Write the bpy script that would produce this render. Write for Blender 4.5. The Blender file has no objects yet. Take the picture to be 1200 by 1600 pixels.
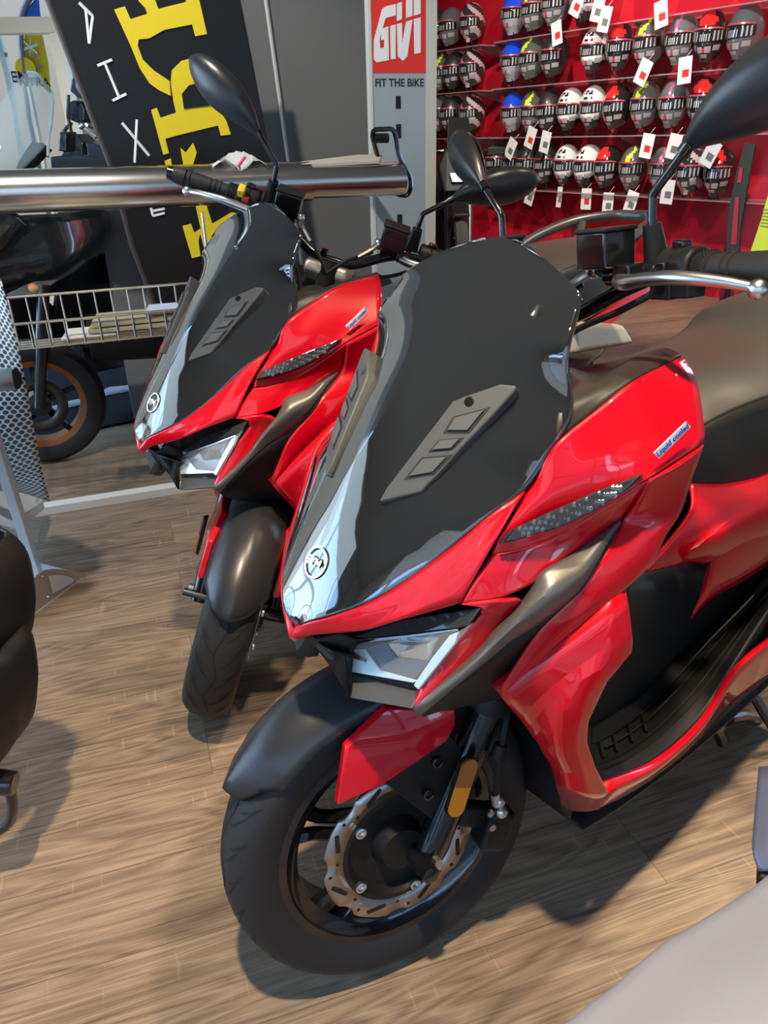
import bpy, bmesh, math, random
from mathutils import Vector, Matrix
random.seed(4)
SC = bpy.context.scene
COL = SC.collection
R = math.radians

# ------------------------------------------------------------------ camera, world, lights
def cam_setup():
    p, r, h = 0.46337, -0.02504, 1.2844
    f = Vector((0, math.cos(p), -math.sin(p))); rt = Vector((1, 0, 0)); up = rt.cross(f)
    r2 = rt*math.cos(r) + up*math.sin(r); u2 = -rt*math.sin(r) + up*math.cos(r)
    cd = bpy.data.cameras.new('camera'); co = bpy.data.objects.new('camera', cd); COL.objects.link(co)
    m = Matrix((r2, u2, -f)).transposed().to_4x4(); m.translation = (0, 0, h)
    co.matrix_world = m
    cd.sensor_fit = 'VERTICAL'; cd.sensor_height = 36; cd.lens = 36*1180.38/1600
    cd.clip_start = .02; cd.clip_end = 200
    SC.camera = co
cam_setup()
SC.view_settings.view_transform = 'Standard'; SC.view_settings.look = 'None'
SC.view_settings.gamma = 1; SC.view_settings.use_curve_mapping = False
SC.view_settings.exposure = 0.12

W = bpy.data.worlds.new('sky'); SC.world = W; W.use_nodes = True
nt = W.node_tree; nt.nodes.clear()
o = nt.nodes.new('ShaderNodeOutputWorld'); bg = nt.nodes.new('ShaderNodeBackground')
tc = nt.nodes.new('ShaderNodeTexCoord'); sx = nt.nodes.new('ShaderNodeSeparateXYZ'); cr = nt.nodes.new('ShaderNodeValToRGB')
nt.links.new(tc.outputs['Generated'], sx.inputs[0]); nt.links.new(sx.outputs['Z'], cr.inputs[0])
e = cr.color_ramp.elements; e[0].position = 0.0; e[0].color = (.55, .78, 1, 1); e[1].position = .45; e[1].color = (.20, .47, .95, 1)
nt.links.new(cr.outputs[0], bg.inputs[0]); bg.inputs[1].default_value = 6.5; nt.links.new(bg.outputs[0], o.inputs[0])

def light(name, kind, loc, target, energy, color, size=.3, spot=60, blend=.5, sy=None):
    l = bpy.data.lights.new(name, kind); l.energy = energy; l.color = color
    if kind == 'SPOT': l.spot_size = R(spot); l.spot_blend = blend; l.shadow_soft_size = size
    elif kind == 'AREA':
        l.size = size
        if sy: l.shape = 'RECTANGLE'; l.size_y = sy
    else: l.shadow_soft_size = size
    ob = bpy.data.objects.new(name, l); COL.objects.link(ob); ob.location = loc
    ob.rotation_euler = (Vector(target)-Vector(loc)).to_track_quat('-Z', 'Y').to_euler()
    return ob
CEIL = 3.3
WARM = (1, .80, .58); NEUT = (1, .93, .84)
LAMPS = [((.75, 1.1, CEIL-.12), (.35, .95, 0), 170, WARM, 58),
         ((-.1, .2, CEIL-.12), (-.25, .85, 0), 430, WARM, 48),
         ((1.5, 3.6, CEIL-.12), (2.7, 6.6, 1.3), 520, NEUT, 80),
         ((2.2, 2.2, CEIL-.12), (1.2, 2.2, 0), 240, WARM, 60),
         ((-.9, 1.3, CEIL-.12), (-.6, 3.2, .8), 230, NEUT, 70),
         ((.6, 5.5, CEIL-.12), (1.7, 8.0, 1.6), 300, NEUT, 80)]
for a in LAMPS: light('spot_lamp_light', 'SPOT', a[0], a[1], a[2], a[3], .05, a[4], .6)
light('shop_window_daylight', 'AREA', (-.6, -2.3, 1.8), (-.2, 2.5, .6), 16, (.75, .88, 1), 3.4, sy=2.0)
light('side_window_daylight', 'AREA', (-3.3, 1.4, 1.6), (0, 1.7, .5), 30, (.68, .86, 1), 2.6, sy=1.8)

sun_ = light('sun', 'SUN', (-3, -6, 9), (0, 0, 0), 6, (1, .84, .62)); sun_.data.angle = R(1)

# ------------------------------------------------------------------ materials
MATS = {}
def mat(name, col, rough=.5, metal=0., coat=0., spec=.5, trans=0., emit=0., bump=None, alpha=1., cr=.03):
    if name in MATS: return MATS[name]
    m = bpy.data.materials.new(name); m.use_nodes = True; n = m.node_tree.nodes; L = m.node_tree.links
    b = n['Principled BSDF']; b.inputs['Base Color'].default_value = (*col, 1); b.inputs['Roughness'].default_value = rough
    b.inputs['Metallic'].default_value = metal; b.inputs['Coat Weight'].default_value = coat; b.inputs['Coat Roughness'].default_value = cr
    b.inputs['Specular IOR Level'].default_value = spec; b.inputs['Transmission Weight'].default_value = trans
    if alpha < 1: b.inputs['Alpha'].default_value = alpha
    if emit: b.inputs['Emission Color'].default_value = (*col, 1); b.inputs['Emission Strength'].default_value = emit
    if bump:
        t = n.new('ShaderNodeTexNoise'); t.inputs['Scale'].default_value = bump[0]; t.inputs['Detail'].default_value = 3
        tcn = n.new('ShaderNodeTexCoord'); L.new(tcn.outputs['Object'], t.inputs['Vector'])
        bp = n.new('ShaderNodeBump'); bp.inputs['Strength'].default_value = bump[1]; bp.inputs['Distance'].default_value = bump[2]
        L.new(t.outputs[0], bp.inputs['Height']); L.new(bp.outputs[0], b.inputs['Normal'])
    MATS[name] = m; return m
RED = mat('candy_red_paint', (.56, .0006, .011), .35, .0, 1., spec=.2, cr=.02)
GLOSS = mat('smoked_gloss_black', (.012, .013, .013), .06, 0, 1., spec=.9, cr=.01); GLOSS.node_tree.nodes['Principled BSDF'].inputs['Coat IOR'].default_value = 1.8
BLK = mat('satin_black_plastic', (.010, .010, .010), .5, spec=.3, bump=(900, .25, .0004))
BLKG = mat('gloss_black_metal', (.010, .010, .011), .16, .2, .6)
FEND = mat('matt_graphite_plastic', (.034, .036, .039), .32, .3)
GREY = mat('matt_grey_blade', (.16, .155, .14), .42, .6)
TRIM = mat('grained_grey_trim', (.060, .065, .067), .5, spec=.4, bump=(700, .35, .0006))
SLAT = mat('vent_slat_grey', (.070, .078, .082), .45)
SEATLIT = mat('seat_vinyl_lit_top', (.075, .072, .058), .42, bump=(500, .3, .0006))  # paler olive than the sides: light on the seat top put into the colour
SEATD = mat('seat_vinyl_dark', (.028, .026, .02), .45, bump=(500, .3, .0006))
RUB = mat('tyre_rubber', (.018, .018, .018), .6, spec=.35, bump=(260, .35, .0008))
GROOVE = mat('tyre_groove', (.004, .004, .004), .8)
STEEL = mat('brushed_steel', (.42, .39, .35), .32, 1.)
CHROME = mat('polished_steel', (.74, .70, .64), .22, 1.)
ALU = mat('cast_aluminium', (.66, .66, .64), .3, 1.)
SILV = mat('silver_paint', (.55, .53, .46), .35, .5)
CLEAR = mat('clear_lens', (.75, .8, .8), .04, 0, 1., alpha=.10)
LENSD = mat('smoked_lens', (.05, .055, .06), .04, 0, 1., alpha=.62)
REFL = mat('lamp_reflector', (.72, .8, .82), .12, 1.)
LEDW = mat('light_guide', (.62, .82, .86), .15, .3, 1.)
AMB = mat('amber_reflector', (1., .34, .0), .3, 0, .6, bump=(500, .8, .002))
AMBD = mat('amber_reflector_dark', (.42, .12, .01), .3, 0, .6, bump=(500, .8, .002))
WHITE = mat('white_print', (.85, .86, .86), .4)
BLUE = mat('blue_print', (.03, .08, .45), .4)
REDP = mat('red_switch', (.6, .02, .03), .4)
YEL = mat('yellow_print', (.80, .62, .01), .5)
DARK = mat('deep_black_cavity', (.006, .006, .007), .7)
MIRR = mat('mirror_glass', (.8, .82, .83), .02, 1.)

def wood(name, ang, pw=.19, pl=1.25, dark=(.115, .080, .054), lite=(.43, .315, .205)):
    m = bpy.data.materials.new(name); m.use_nodes = True; n = m.node_tree.nodes; L = m.node_tree.links; b = n['Principled BSDF']
    tcn = n.new('ShaderNodeTexCoord'); mp = n.new('ShaderNodeMapping'); mp.inputs['Rotation'].default_value = (0, 0, ang)
    L.new(tcn.outputs['Object'], mp.inputs['Vector'])
    br = n.new('ShaderNodeTexBrick'); br.offset = .37; br.inputs['Scale'].default_value = 1
    br.inputs['Brick Width'].default_value = pl; br.inputs['Row Height'].default_value = pw
    br.inputs['Mortar Size'].default_value = .0009; br.inputs['Mortar Smooth'].default_value = .2
    br.inputs['Color1'].default_value = (0, 0, 0, 1); br.inputs['Color2'].default_value = (1, 1, 1, 1); br.inputs['Mortar'].default_value = (.5, .5, .5, 1)
    L.new(mp.outputs[0], br.inputs['Vector'])
    # per-plank offset of the grain
    cmb = n.new('ShaderNodeVectorMath'); cmb.operation = 'MULTIPLY_ADD'; cmb.inputs[1].default_value = (7, 5, 9)
    L.new(br.outputs['Color'], cmb.inputs[0]); L.new(mp.outputs[0], cmb.inputs[2])
    st = n.new('ShaderNodeMapping'); st.inputs['Scale'].default_value = (1.1, 9, 1); L.new(cmb.outputs[0], st.inputs['Vector'])
    no = n.new('ShaderNodeTexNoise'); no.inputs['Scale'].default_value = 1.0; no.inputs['Detail'].default_value = 2.5; no.inputs['Distortion'].default_value = .4; L.new(st.outputs[0], no.inputs['Vector'])
    wv = n.new('ShaderNodeMath'); wv.operation = 'MULTIPLY'; wv.inputs[1].default_value = 17; L.new(no.outputs[0], wv.inputs[0])
    fr = n.new('ShaderNodeMath'); fr.operation = 'PINGPONG'; fr.inputs[1].default_value = .5; L.new(wv.outputs[0], fr.inputs[0])
    fs = n.new('ShaderNodeMapping'); fs.inputs['Scale'].default_value = (7, 260, 1); L.new(cmb.outputs[0], fs.inputs['Vector'])
    n2 = n.new('ShaderNodeTexNoise'); n2.inputs['Scale'].default_value = 1; n2.inputs['Detail'].default_value = 4; L.new(fs.outputs[0], n2.inputs['Vector'])
    # saw marks across the grain
    cs = n.new('ShaderNodeMapping'); cs.inputs['Scale'].default_value = (95, 9, 1); L.new(cmb.outputs[0], cs.inputs['Vector'])
    n3 = n.new('ShaderNodeTexNoise'); n3.inputs['Scale'].default_value = 1; n3.inputs['Detail'].default_value = 1; L.new(cs.outputs[0], n3.inputs['Vector'])
    c3 = n.new('ShaderNodeValToRGB'); c3.color_ramp.elements[0].position = .70; c3.color_ramp.elements[1].position = .76; L.new(n3.outputs[0], c3.inputs[0])
    n4 = n.new('ShaderNodeTexNoise'); n4.inputs['Scale'].default_value = 1.1; n4.inputs['Detail'].default_value = 2; L.new(st.outputs[0], n4.inputs['Vector'])
    def ma(op, a, bb):
        q = n.new('ShaderNodeMath'); q.operation = op
        for i, v in enumerate((a, bb)):
            if isinstance(v, (int, float)): q.inputs[i].default_value = v
            else: L.new(v, q.inputs[i])
        return q.outputs[0]
    g = ma('ADD', ma('MULTIPLY', fr.outputs[0], .55), ma('MULTIPLY', n2.outputs[0], .75))
    g = ma('ADD', g, ma('MULTIPLY', n4.outputs[0], .55)); g = ma('ADD', g, ma('MULTIPLY', br.outputs['Color'], .10))
    g = ma('SUBTRACT', g, .42); g = ma('ADD', g, ma('MULTIPLY', c3.outputs[0], .16))
    rp = n.new('ShaderNodeValToRGB'); rp.color_ramp.elements[0].color = (*dark, 1); rp.color_ramp.elements[0].position = .12
    rp.color_ramp.elements[1].color = (*lite, 1); rp.color_ramp.elements[1].position = .88
    L.new(g, rp.inputs[0])
    mx = n.new('ShaderNodeMix'); mx.data_type = 'RGBA'; mx.inputs['B'].default_value = (.10, .075, .052, 1)
    L.new(br.outputs['Fac'], mx.inputs['Factor']); L.new(rp.outputs[0], mx.inputs['A']); L.new(mx.outputs['Result'], b.inputs['Base Color'])
    b.inputs['Roughness'].default_value = .36
    bp = n.new('ShaderNodeBump'); bp.inputs['Strength'].default_value = .25; bp.inputs['Distance'].default_value = .0015
    L.new(g, bp.inputs['Height']); L.new(bp.outputs[0], b.inputs['Normal'])
    return m
FLOORM = wood('oak_vinyl_planks', -(1.8779-math.pi/2))

# ------------------------------------------------------------------ mesh helpers
def V(p): return Vector(p)
def crom(pts, n):
    """resample a polyline to n points with a Catmull-Rom spline"""
    pts = [V(p) for p in pts]; k = len(pts)
    if k == 1: return [pts[0].copy() for _ in range(n)]
    if k == 2: return [pts[0].lerp(pts[1], i/(n-1)) for i in range(n)]
    out = []
    for i in range(n):
        t = i/(n-1)*(k-1); j = min(int(t), k-2); f = t-j
        p1, p2 = pts[j], pts[j+1]; p0 = pts[j-1] if j > 0 else p1*2-p2; p3 = pts[j+2] if j+2 < k else p2*2-p1
        out.append(.5*((2*p1)+(p2-p0)*f+(2*p0-5*p1+4*p2-p3)*f*f+(3*p1-p0-3*p2+p3)*f**3))
    return out
def my(p): return (p[0], -p[1], p[2])
class MB:
    def __init__(s): s.v = []; s.f = []; s.m = []; s.cur = 0
    def add(s, vs, fs):
        k = len(s.v); s.v += [tuple(q) for q in vs]; s.f += [tuple(i+k for i in f) for f in fs]; s.m += [s.cur]*len(fs); return s
    def box(s, c, size, rot=None):
        hx, hy, hz = size[0]/2, size[1]/2, size[2]/2; rot = rot or Matrix.Identity(3)
        vs = [V(c)+rot@Vector((x*hx, y*hy, z*hz)) for x in (-1, 1) for y in (-1, 1) for z in (-1, 1)]
        return s.add(vs, [(0, 1, 3, 2), (4, 6, 7, 5), (0, 4, 5, 1), (2, 3, 7, 6), (0, 2, 6, 4), (1, 5, 7, 3)])
    def grid(s, rows, closed=False):
        nu = len(rows[0]); vs = [p for r in rows for p in r]; fs = []
        for i in range(len(rows)-1):
            for j in range(nu if closed else nu-1):
                a = i*nu+j; b = i*nu+(j+1) % nu; fs.append((a, b, b+nu, a+nu))
        return s.add(vs, fs)
    def sheet(s, rows, nu=20, nv=14, lin=False):
        rr = [crom(r, nu) for r in rows]
        cols = [crom([r[j] for r in rr], nv if not lin else len(rr)) for j in range(nu)]
        return s.grid([[cols[j][i] for j in range(nu)] for i in range(len(cols[0]))])
    def tube(s, path, rad, n=12, cap=True, smooth=None):
        P = [V(p) for p in path]
        if smooth: 
            P = crom(P, smooth)
            if not isinstance(rad, (int, float)):
                rad = [q[0] for q in crom([(r, 0, 0) for r in rad], smooth)]
        k = len(P); rad = [rad]*k if isinstance(rad, (int, float)) else list(rad); rows = []
        t = (P[1]-P[0]).normalized(); a = t.orthogonal().normalized()
        for i in range(k):
            t = (P[min(i+1, k-1)]-P[max(i-1, 0)]).normalized(); a = (a-t*a.dot(t)).normalized(); b = t.cross(a)
            rows.append([P[i]+(a*math.cos(2*math.pi*j/n)+b*math.sin(2*math.pi*j/n))*rad[i] for j in range(n)])
        s.grid(rows, True)
        if cap:
            s.add(rows[0], [tuple(range(n))[::-1]]); s.add(rows[-1], [tuple(range(n))])
        return s
    def lathe(s, prof, o=(0, 0, 0), ax=(0, 1, 0), n=48, a0=0, a1=2*math.pi):
        """prof: (along axis, radius)"""
        ax = V(ax).normalized(); u = ax.orthogonal().normalized() if abs(ax.y) < .99 else Vector((1, 0, 0)); w = ax.cross(u); o = V(o)
        full = abs(a1-a0-2*math.pi) < 1e-6; m = n if full else n+1
        rows = [[o+ax*y+(u*math.cos(a0+(a1-a0)*j/n)+w*math.sin(a0+(a1-a0)*j/n))*r for j in range(m)] for y, r in prof]
        return s.grid(rows, full)
    def prism(s, poly, d):
        poly = [V(p) for p in poly]; d = V(d); n = len(poly)
        s.add(poly+[p+d for p in poly], [tuple(range(n))[::-1], tuple(range(n, 2*n))]+[(i, (i+1) % n, (i+1) % n+n, i+n) for i in range(n)])
        return s
    def ball(s, c, r, n=14, m=10):
        r = (r, r, r) if isinstance(r, (int, float)) else r
        rows = [[(c[0]+r[0]*math.sin(a)*math.cos(b), c[1]+r[1]*math.sin(a)*math.sin(b), c[2]+r[2]*math.cos(a)) for b in [2*math.pi*j/n for j in range(n)]] for a in [math.pi*(.001+.998*i/m) for i in range(m+1)]]
        return s.grid(rows, True)
def link(name, mesh, parent=None):
    ob = bpy.data.objects.new(name, mesh); COL.objects.link(ob); ob.parent = parent; return ob
def obj(name, mb, m, parent=None, smooth=True, bevel=0, solid=0, sub=0, off=0, ang=40):
    me = bpy.data.meshes.new(name); me.from_pydata(mb.v, [], mb.f)
    ms = m if isinstance(m, (list, tuple)) else [m]
    for q in ms: me.materials.append(q)
    for i, p in enumerate(me.polygons): p.material_index = mb.m[i]
    bm = bmesh.new(); bm.from_mesh(me); bmesh.ops.remove_doubles(bm, verts=bm.verts, dist=1e-5)
    bmesh.ops.recalc_face_normals(bm, faces=bm.faces)
    if smooth:
        for f in bm.faces: f.smooth = True
        for ed in bm.edges:
            if len(ed.link_faces) == 2 and ed.calc_face_angle(0) > R(ang): ed.smooth = False
    bm.to_mesh(me); bm.free()
    ob = link(name, me, parent)
    if solid: q = ob.modifiers.new('s', 'SOLIDIFY'); q.thickness = solid; q.offset = off
    if bevel: q = ob.modifiers.new('b', 'BEVEL'); q.width = bevel; q.segments = 3; q.limit_method = 'ANGLE'; q.angle_limit = R(35)
    if sub: q = ob.modifiers.new('u', 'SUBSURF'); q.levels = sub; q.render_levels = sub
    return ob
def tag(ob, label, cat, group=None):
    ob['label'] = label; ob['category'] = cat
    if group: ob['group'] = group
    return ob
def struct(ob): ob['kind'] = 'structure'; return ob
def empty(name, loc, label, cat, group=None, rz=0):
    ob = bpy.data.objects.new(name, None); COL.objects.link(ob); ob.location = loc; ob.rotation_euler.z = rz; ob.empty_display_size = .1
    return tag(ob, label, cat, group)
def copy_tree(ob, parent=None):
    c = ob.copy(); COL.objects.link(c); c.parent = parent
    for ch in list(ob.children): copy_tree(ch, c)
    return c
def text_mesh(txt, size, depth=.0005, extra=0.):
    cu = bpy.data.curves.new('t', 'FONT'); cu.body = txt; cu.size = size; cu.extrude = depth; cu.offset = extra; cu.align_x = 'CENTER'; cu.align_y = 'CENTER'
    ob = bpy.data.objects.new('t', cu); COL.objects.link(ob); dg = bpy.context.evaluated_depsgraph_get(); dg.update()
    me = bpy.data.meshes.new_from_object(ob.evaluated_get(dg)); COL.objects.unlink(ob); bpy.data.objects.remove(ob); return me
def text_at(name, txt, size, m, o, xd, yd, parent=None, depth=.0006, extra=0., sx=1.):
    """text lying in the plane o + xd, yd"""
    me = text_mesh(txt, size, depth, extra); xd = V(xd).normalized(); yd = V(yd); yd = (yd-xd*yd.dot(xd)).normalized(); zd = xd.cross(yd)
    mt = Matrix((xd, yd, zd)).transposed().to_4x4(); mt.translation = V(o)
    me.transform(mt@Matrix.Diagonal((sx, 1, 1, 1))); me.materials.clear(); me.materials.append(m)
    return link(name, me, parent)

# ------------------------------------------------------------------ the room
A0 = Vector((-1.3603,2.5920,0)); D0 = Vector((0.94387,0.33033,0)); N0 = Vector((-0.33033,0.94387,0)); Z = Vector((0, 0, 1))
W0 = Vector((2.9, 6.3, 0)); WD = Vector((-.5547, .832, 0)); WN = Vector((-.832, -.5547, 0))
def pw(u, off, z): return A0+D0*u+N0*off+Z*z          # along the display wall
def ww(s, off, z): return W0+WD*s+WN*off+Z*z          # along the helmet wall
def slab(name, a, b, th, z0, z1, m, parent=None, bevel=0):
    a, b = V(a), V(b); d = (b-a).normalized(); n = Vector((-d.y, d.x, 0))*th
    return obj(name, MB().prism([(a.x, a.y, z0), (b.x, b.y, z0), (b.x+n.x, b.y+n.y, z0), (a.x+n.x, a.y+n.y, z0)], (0, 0, z1-z0)), m, parent, False, bevel)
WALLG = mat('grey_wall_paint', (.17, .172, .168), .55)
WALLW = mat('white_wall_paint', (.72, .71, .68), .6)
def red_wall_mat():
    m = mat('red_wall_panel', (.50, .008, .02), .35, 0, .15)
    n = m.node_tree.nodes; L = m.node_tree.links; b = n['Principled BSDF']
    tcn = n.new('ShaderNodeTexCoord'); vo = n.new('ShaderNodeTexVoronoi'); vo.feature = 'F1'; vo.inputs['Scale'].default_value = 4
    mp = n.new('ShaderNodeMapping'); mp.inputs['Rotation'].default_value = (.5, .4, .8)
    L.new(tcn.outputs['Object'], mp.inputs[0]); L.new(mp.outputs[0], vo.inputs['Vector'])
    r = n.new('ShaderNodeValToRGB'); r.color_ramp.elements[0].color = (.36, .004, .014, 1); r.color_ramp.elements[1].color = (.62, .014, .035, 1)
    s = n.new('ShaderNodeSeparateColor'); L.new(vo.outputs['Color'], s.inputs[0]); L.new(s.outputs[0], r.inputs[0]); L.new(r.outputs[0], b.inputs['Base Color'])
    return m
REDW = red_wall_mat()
CEILM = mat('ceiling_grey', (.20, .20, .20), .8)
fl = obj('floor', MB().box((0, 3.5, -.05), (14, 15, .1)), FLOORM, smooth=False); struct(fl)
struct(obj('ceiling', MB().prism([(-4.35, -3.15, CEIL), (5.6, -3.15, CEIL), (5.6, 11, CEIL), (.3, 11, CEIL), tuple(pw(2.4, 2.5, CEIL)), tuple(pw(-3.0, 2.5, CEIL)), (-4.35, 3.3, CEIL)], (0, 0, .12)), CEILM, smooth=False))
w = slab('wall_red', ww(-1.6, 0, 0), ww(4.2, 0, 0), -.12, 0, CEIL, REDW); struct(w)
struct(slab('wall_right', (4.6, -3.2, 0), (4.6, 5, 0), -.12, 0, CEIL, WALLW))
g = slab('wall_grey', pw(.45, 1.0, 0), pw(2.05, 1.0, 0), .12, 0, CEIL, WALLG); struct(g)
struct(slab('light_block_wall', pw(2.4, 2.5, 0), ww(4.2, -.1, 0), .1, 0, CEIL, WALLG))  # unseen wall added to stop daylight leaking through the gap
# front of the shop behind the camera: glazing with mullions
FRAME = mat('window_frame_grey', (.10, .105, .11), .4, .3)
GLASS = mat('window_glass', (.9, .95, .95), .02, alpha=.10)
def glazing(name, a, b, z0, z1, nm, fr=.07, m=FRAME):
    a, b = V(a), V(b); ob = obj(name, MB().box((a+b)/2+Z*(z0+z1)/2, (.008, (b-a).length, z1-z0), Matrix.Rotation(math.atan2((b-a).y, (b-a).x)-math.pi/2, 3, 'Z')), GLASS, smooth=False)
    mb = MB(); r = Matrix.Rotation(math.atan2((b-a).y, (b-a).x)-math.pi/2, 3, 'Z'); Lw = (b-a).length
    for i in range(nm+1): mb.box(a.lerp(b, i/nm)+Z*(z0+z1)/2, (fr, fr, z1-z0), r)
    for z in (z0, z1, (z0*.45+z1*.55)): mb.box((a+b)/2+Z*z, (fr, Lw, fr), r)
    obj('window_frame', mb, m, ob, False); struct(ob); return ob
glazing('window_1', (-4.2, -3.0, 0), (4.6, -3.0, 0), .05, 2.75, 6)
struct(slab('wall_front', (-4.2, -3.05, 0), (4.6, -3.05, 0), .1, 2.78, CEIL, WALLW))
glazing('window_2', (-4.2, -3.0, 0), (-4.2, 3.2, 0), .05, 2.50, 4)
wl_ = slab('wall_left', (-4.25, -3.0, 0), (-4.25, 3.2, 0), .1, 2.53, CEIL, mat('upper_wall_slate', (.045, .055, .06), .5)); struct(wl_)
for i in range(4): obj('tinted_pane', MB().prism([(-4.24, -2.8+1.5*i, 2.62), (-4.24, -1.5+1.5*i, 2.62), (-4.24, -1.5+1.5*i, CEIL-.1), (-4.24, -2.8+1.5*i, CEIL-.1)], (.01, 0, 0)), mat('tinted_pane_blue', (.13, .19, .22), .2), wl_, False)
FAC = mat('opposite_building', (.10, .115, .12), .6); FAW = mat('opposite_window', (.03, .045, .06), .1, 0, .6)
for nm_, a_, b_, th_, hh in (('outside_building_1', (-14, -13, 0), (14, -13, 0), -4, 7.2), ('outside_building_2', (-15, -13, 0), (-15, -2, 0), 4, 3.2)):
    ob_ = slab(nm_, a_, b_, th_, 0, hh, FAC); struct(ob_); a_, b_ = V(a_), V(b_); mbw = MB(); d_ = (b_-a_).normalized(); n_ = Vector((-d_.y, d_.x, 0)); n_ = n_ if th_ < 0 else -n_
    for i in range(int((b_-a_).length//2.4)):
        for zz in (1.0, 3.8): p_ = a_+d_*(.6+i*2.4)+Z*zz; mbw.prism([p_, p_+d_*1.5, p_+d_*1.5+Z*1.8, p_+Z*1.8], n_*.05)
    obj('facade_window', mbw, FAW, ob_, False)
struct(obj('outside_street', MB().box((0, -8, -.06), (30, 9.8, .08)), mat('street_grey', (.25, .25, .24), .8), smooth=False))
# foot trim of the display wall
OFFW = mat('offwhite_trim', (.62, .60, .53), .45)
struct(obj('trim_1', MB().prism([pw(-1.2, 0, 0), pw(1.25, 0, 0), pw(1.25, .05, 0), pw(-1.2, .05, 0)], (0, 0, .035)), OFFW, smooth=False, bevel=.002))
# vertical white joint strip on the grey wall
struct(obj('trim_2', MB().tube([(-0.4635,3.9335,1.9097), (-0.4585,3.9353,1.8181), (-0.4129,3.9512,1.1862), (-0.3763,3.9640,0.5926)], .009, 6), OFFW))
# mat with grey tape
MATM = mat('black_ribbed_mat', (.005, .006, .007), .95, spec=.1, bump=(220, .9, .004))
mt = obj('floor_mat', MB().prism([(-1.7236,3.3676,0.0000), (-1.0037,3.8338,0.0000), (-1.5469,5.6409,0.0000), (-2.8161,5.0420,0.0000), (-2.1315,3.0675,0.0000)], (0, 0, .012)), MATM, smooth=False)
tag(mt, 'black ribbed rubber mat lying under the big black scooter at left', 'mat')
TAPE = mat('grey_tape', (.20, .20, .19), .5, bump=(60, 1, .01))
tp = MB()
top = [(-1.8546,3.8656,0.0150), (-1.7635,3.9222,0.0150), (-1.7071,4.0055,0.0150), (-1.6222,4.0666,0.0150), (-1.5702,4.2409,0.0150), (-1.4677,4.2696,0.0150), (-1.3884,4.4178,0.0150)]
bot = [(-1.8203,3.7808,0.0150), (-1.7200,3.8345,0.0150), (-1.6596,3.8928,0.0150), (-1.5762,3.9509,0.0150), (-1.5273,4.0820,0.0150), (-1.4311,4.1445,0.0150), (-1.3529,4.2851,0.0150)]
tp.grid([top, bot])
tag(obj('tape_strip', tp, TAPE, solid=.002), 'wrinkled grey adhesive tape along the black mat', 'tape')

# ------------------------------------------------------------------ scooter
K = Vector((-math.sin(R(26)), 0, math.cos(R(26)))); OP = Vector((.09, 0, 0))
def steer_m(st): return Matrix.Translation(OP) @ Matrix.Rotation(st, 4, K) @ Matrix.Translation(-OP)
STEER = {'front_wheel', 'front_tyre', 'brake_disc', 'fork_leg', 'front_fender', 'fork_cover', 'fork_reflector', 'brake_caliper', 'axle', 'handlebar', 'grip', 'brake_lever', 'brake_reservoir', 'switch_housing', 'mirror', 'mirror_stem', 'brake_hose', 'cable', 'handlebar_cover', 'fender_bracket'}
WC = Vector((.002, 0, .270))

def tyre(mb, c, Ro=.268, hw=.058, Rb=.19, grooves=True, n=72):
    prof = [(-.042, Rb-.004), (-.047, Rb+.004), (-hw*.98, Rb+.03), (-hw, Rb+.045), (-hw*.93, Ro-.022), (-hw*.72, Ro-.010), (-hw*.4, Ro-.003), (0, Ro), (hw*.4, Ro-.003), (hw*.72, Ro-.010), (hw*.93, Ro-.022), (hw, Rb+.045), (hw*.98, Rb+.03), (.047, Rb+.004), (.042, Rb-.004)]
    mb.cur = 0; mb.lathe(prof, c, n=n)
    if grooves:
        mb.cur = 1
        def rad(y):
            pts = [(0, Ro), (hw*.4, Ro-.003), (hw*.72, Ro-.010), (hw*.93, Ro-.022)]; y = abs(y)
            for (a, ra), (b, rb) in zip(pts, pts[1:]):
                if y <= b: return ra+(rb-ra)*(y-a)/(b-a)
            return Ro-.022
        def pt(y, a, dr=.0006): r = rad(y)+dr; return (c[0]+r*math.cos(a), c[1]+y, c[2]+r*math.sin(a))
        for s in (-1, 1):
            for k in range(28):
                a0 = 2*math.pi*k/28+(0 if s > 0 else .11)
                for (y0, y1, da, wd) in ((.010, .050, .20, .024), (.024, .051, .10, .016)):
                    st = 8; ra = []; rb = []
                    off = .11 if wd == .016 else 0
                    for i in range(st+1):
                        t = i/st; y = y0+(y1-y0)*t; a = a0+off+da*(t**1.6)
                        w_ = wd*.5*math.sin(math.pi*(.12+.76*t))
                        ra.append(pt(s*y, a-w_)); rb.append(pt(s*y, a+w_))
                    mb.grid([ra, rb])
        ra = []; rb = []
        for i in range(181):
            a = 2*math.pi*i/180; y = .008*math.sin(a*14); ra.append(pt(y-.0016, a)); rb.append(pt(y+.0016, a))
        mb.grid([ra, rb])
    return mb
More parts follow.
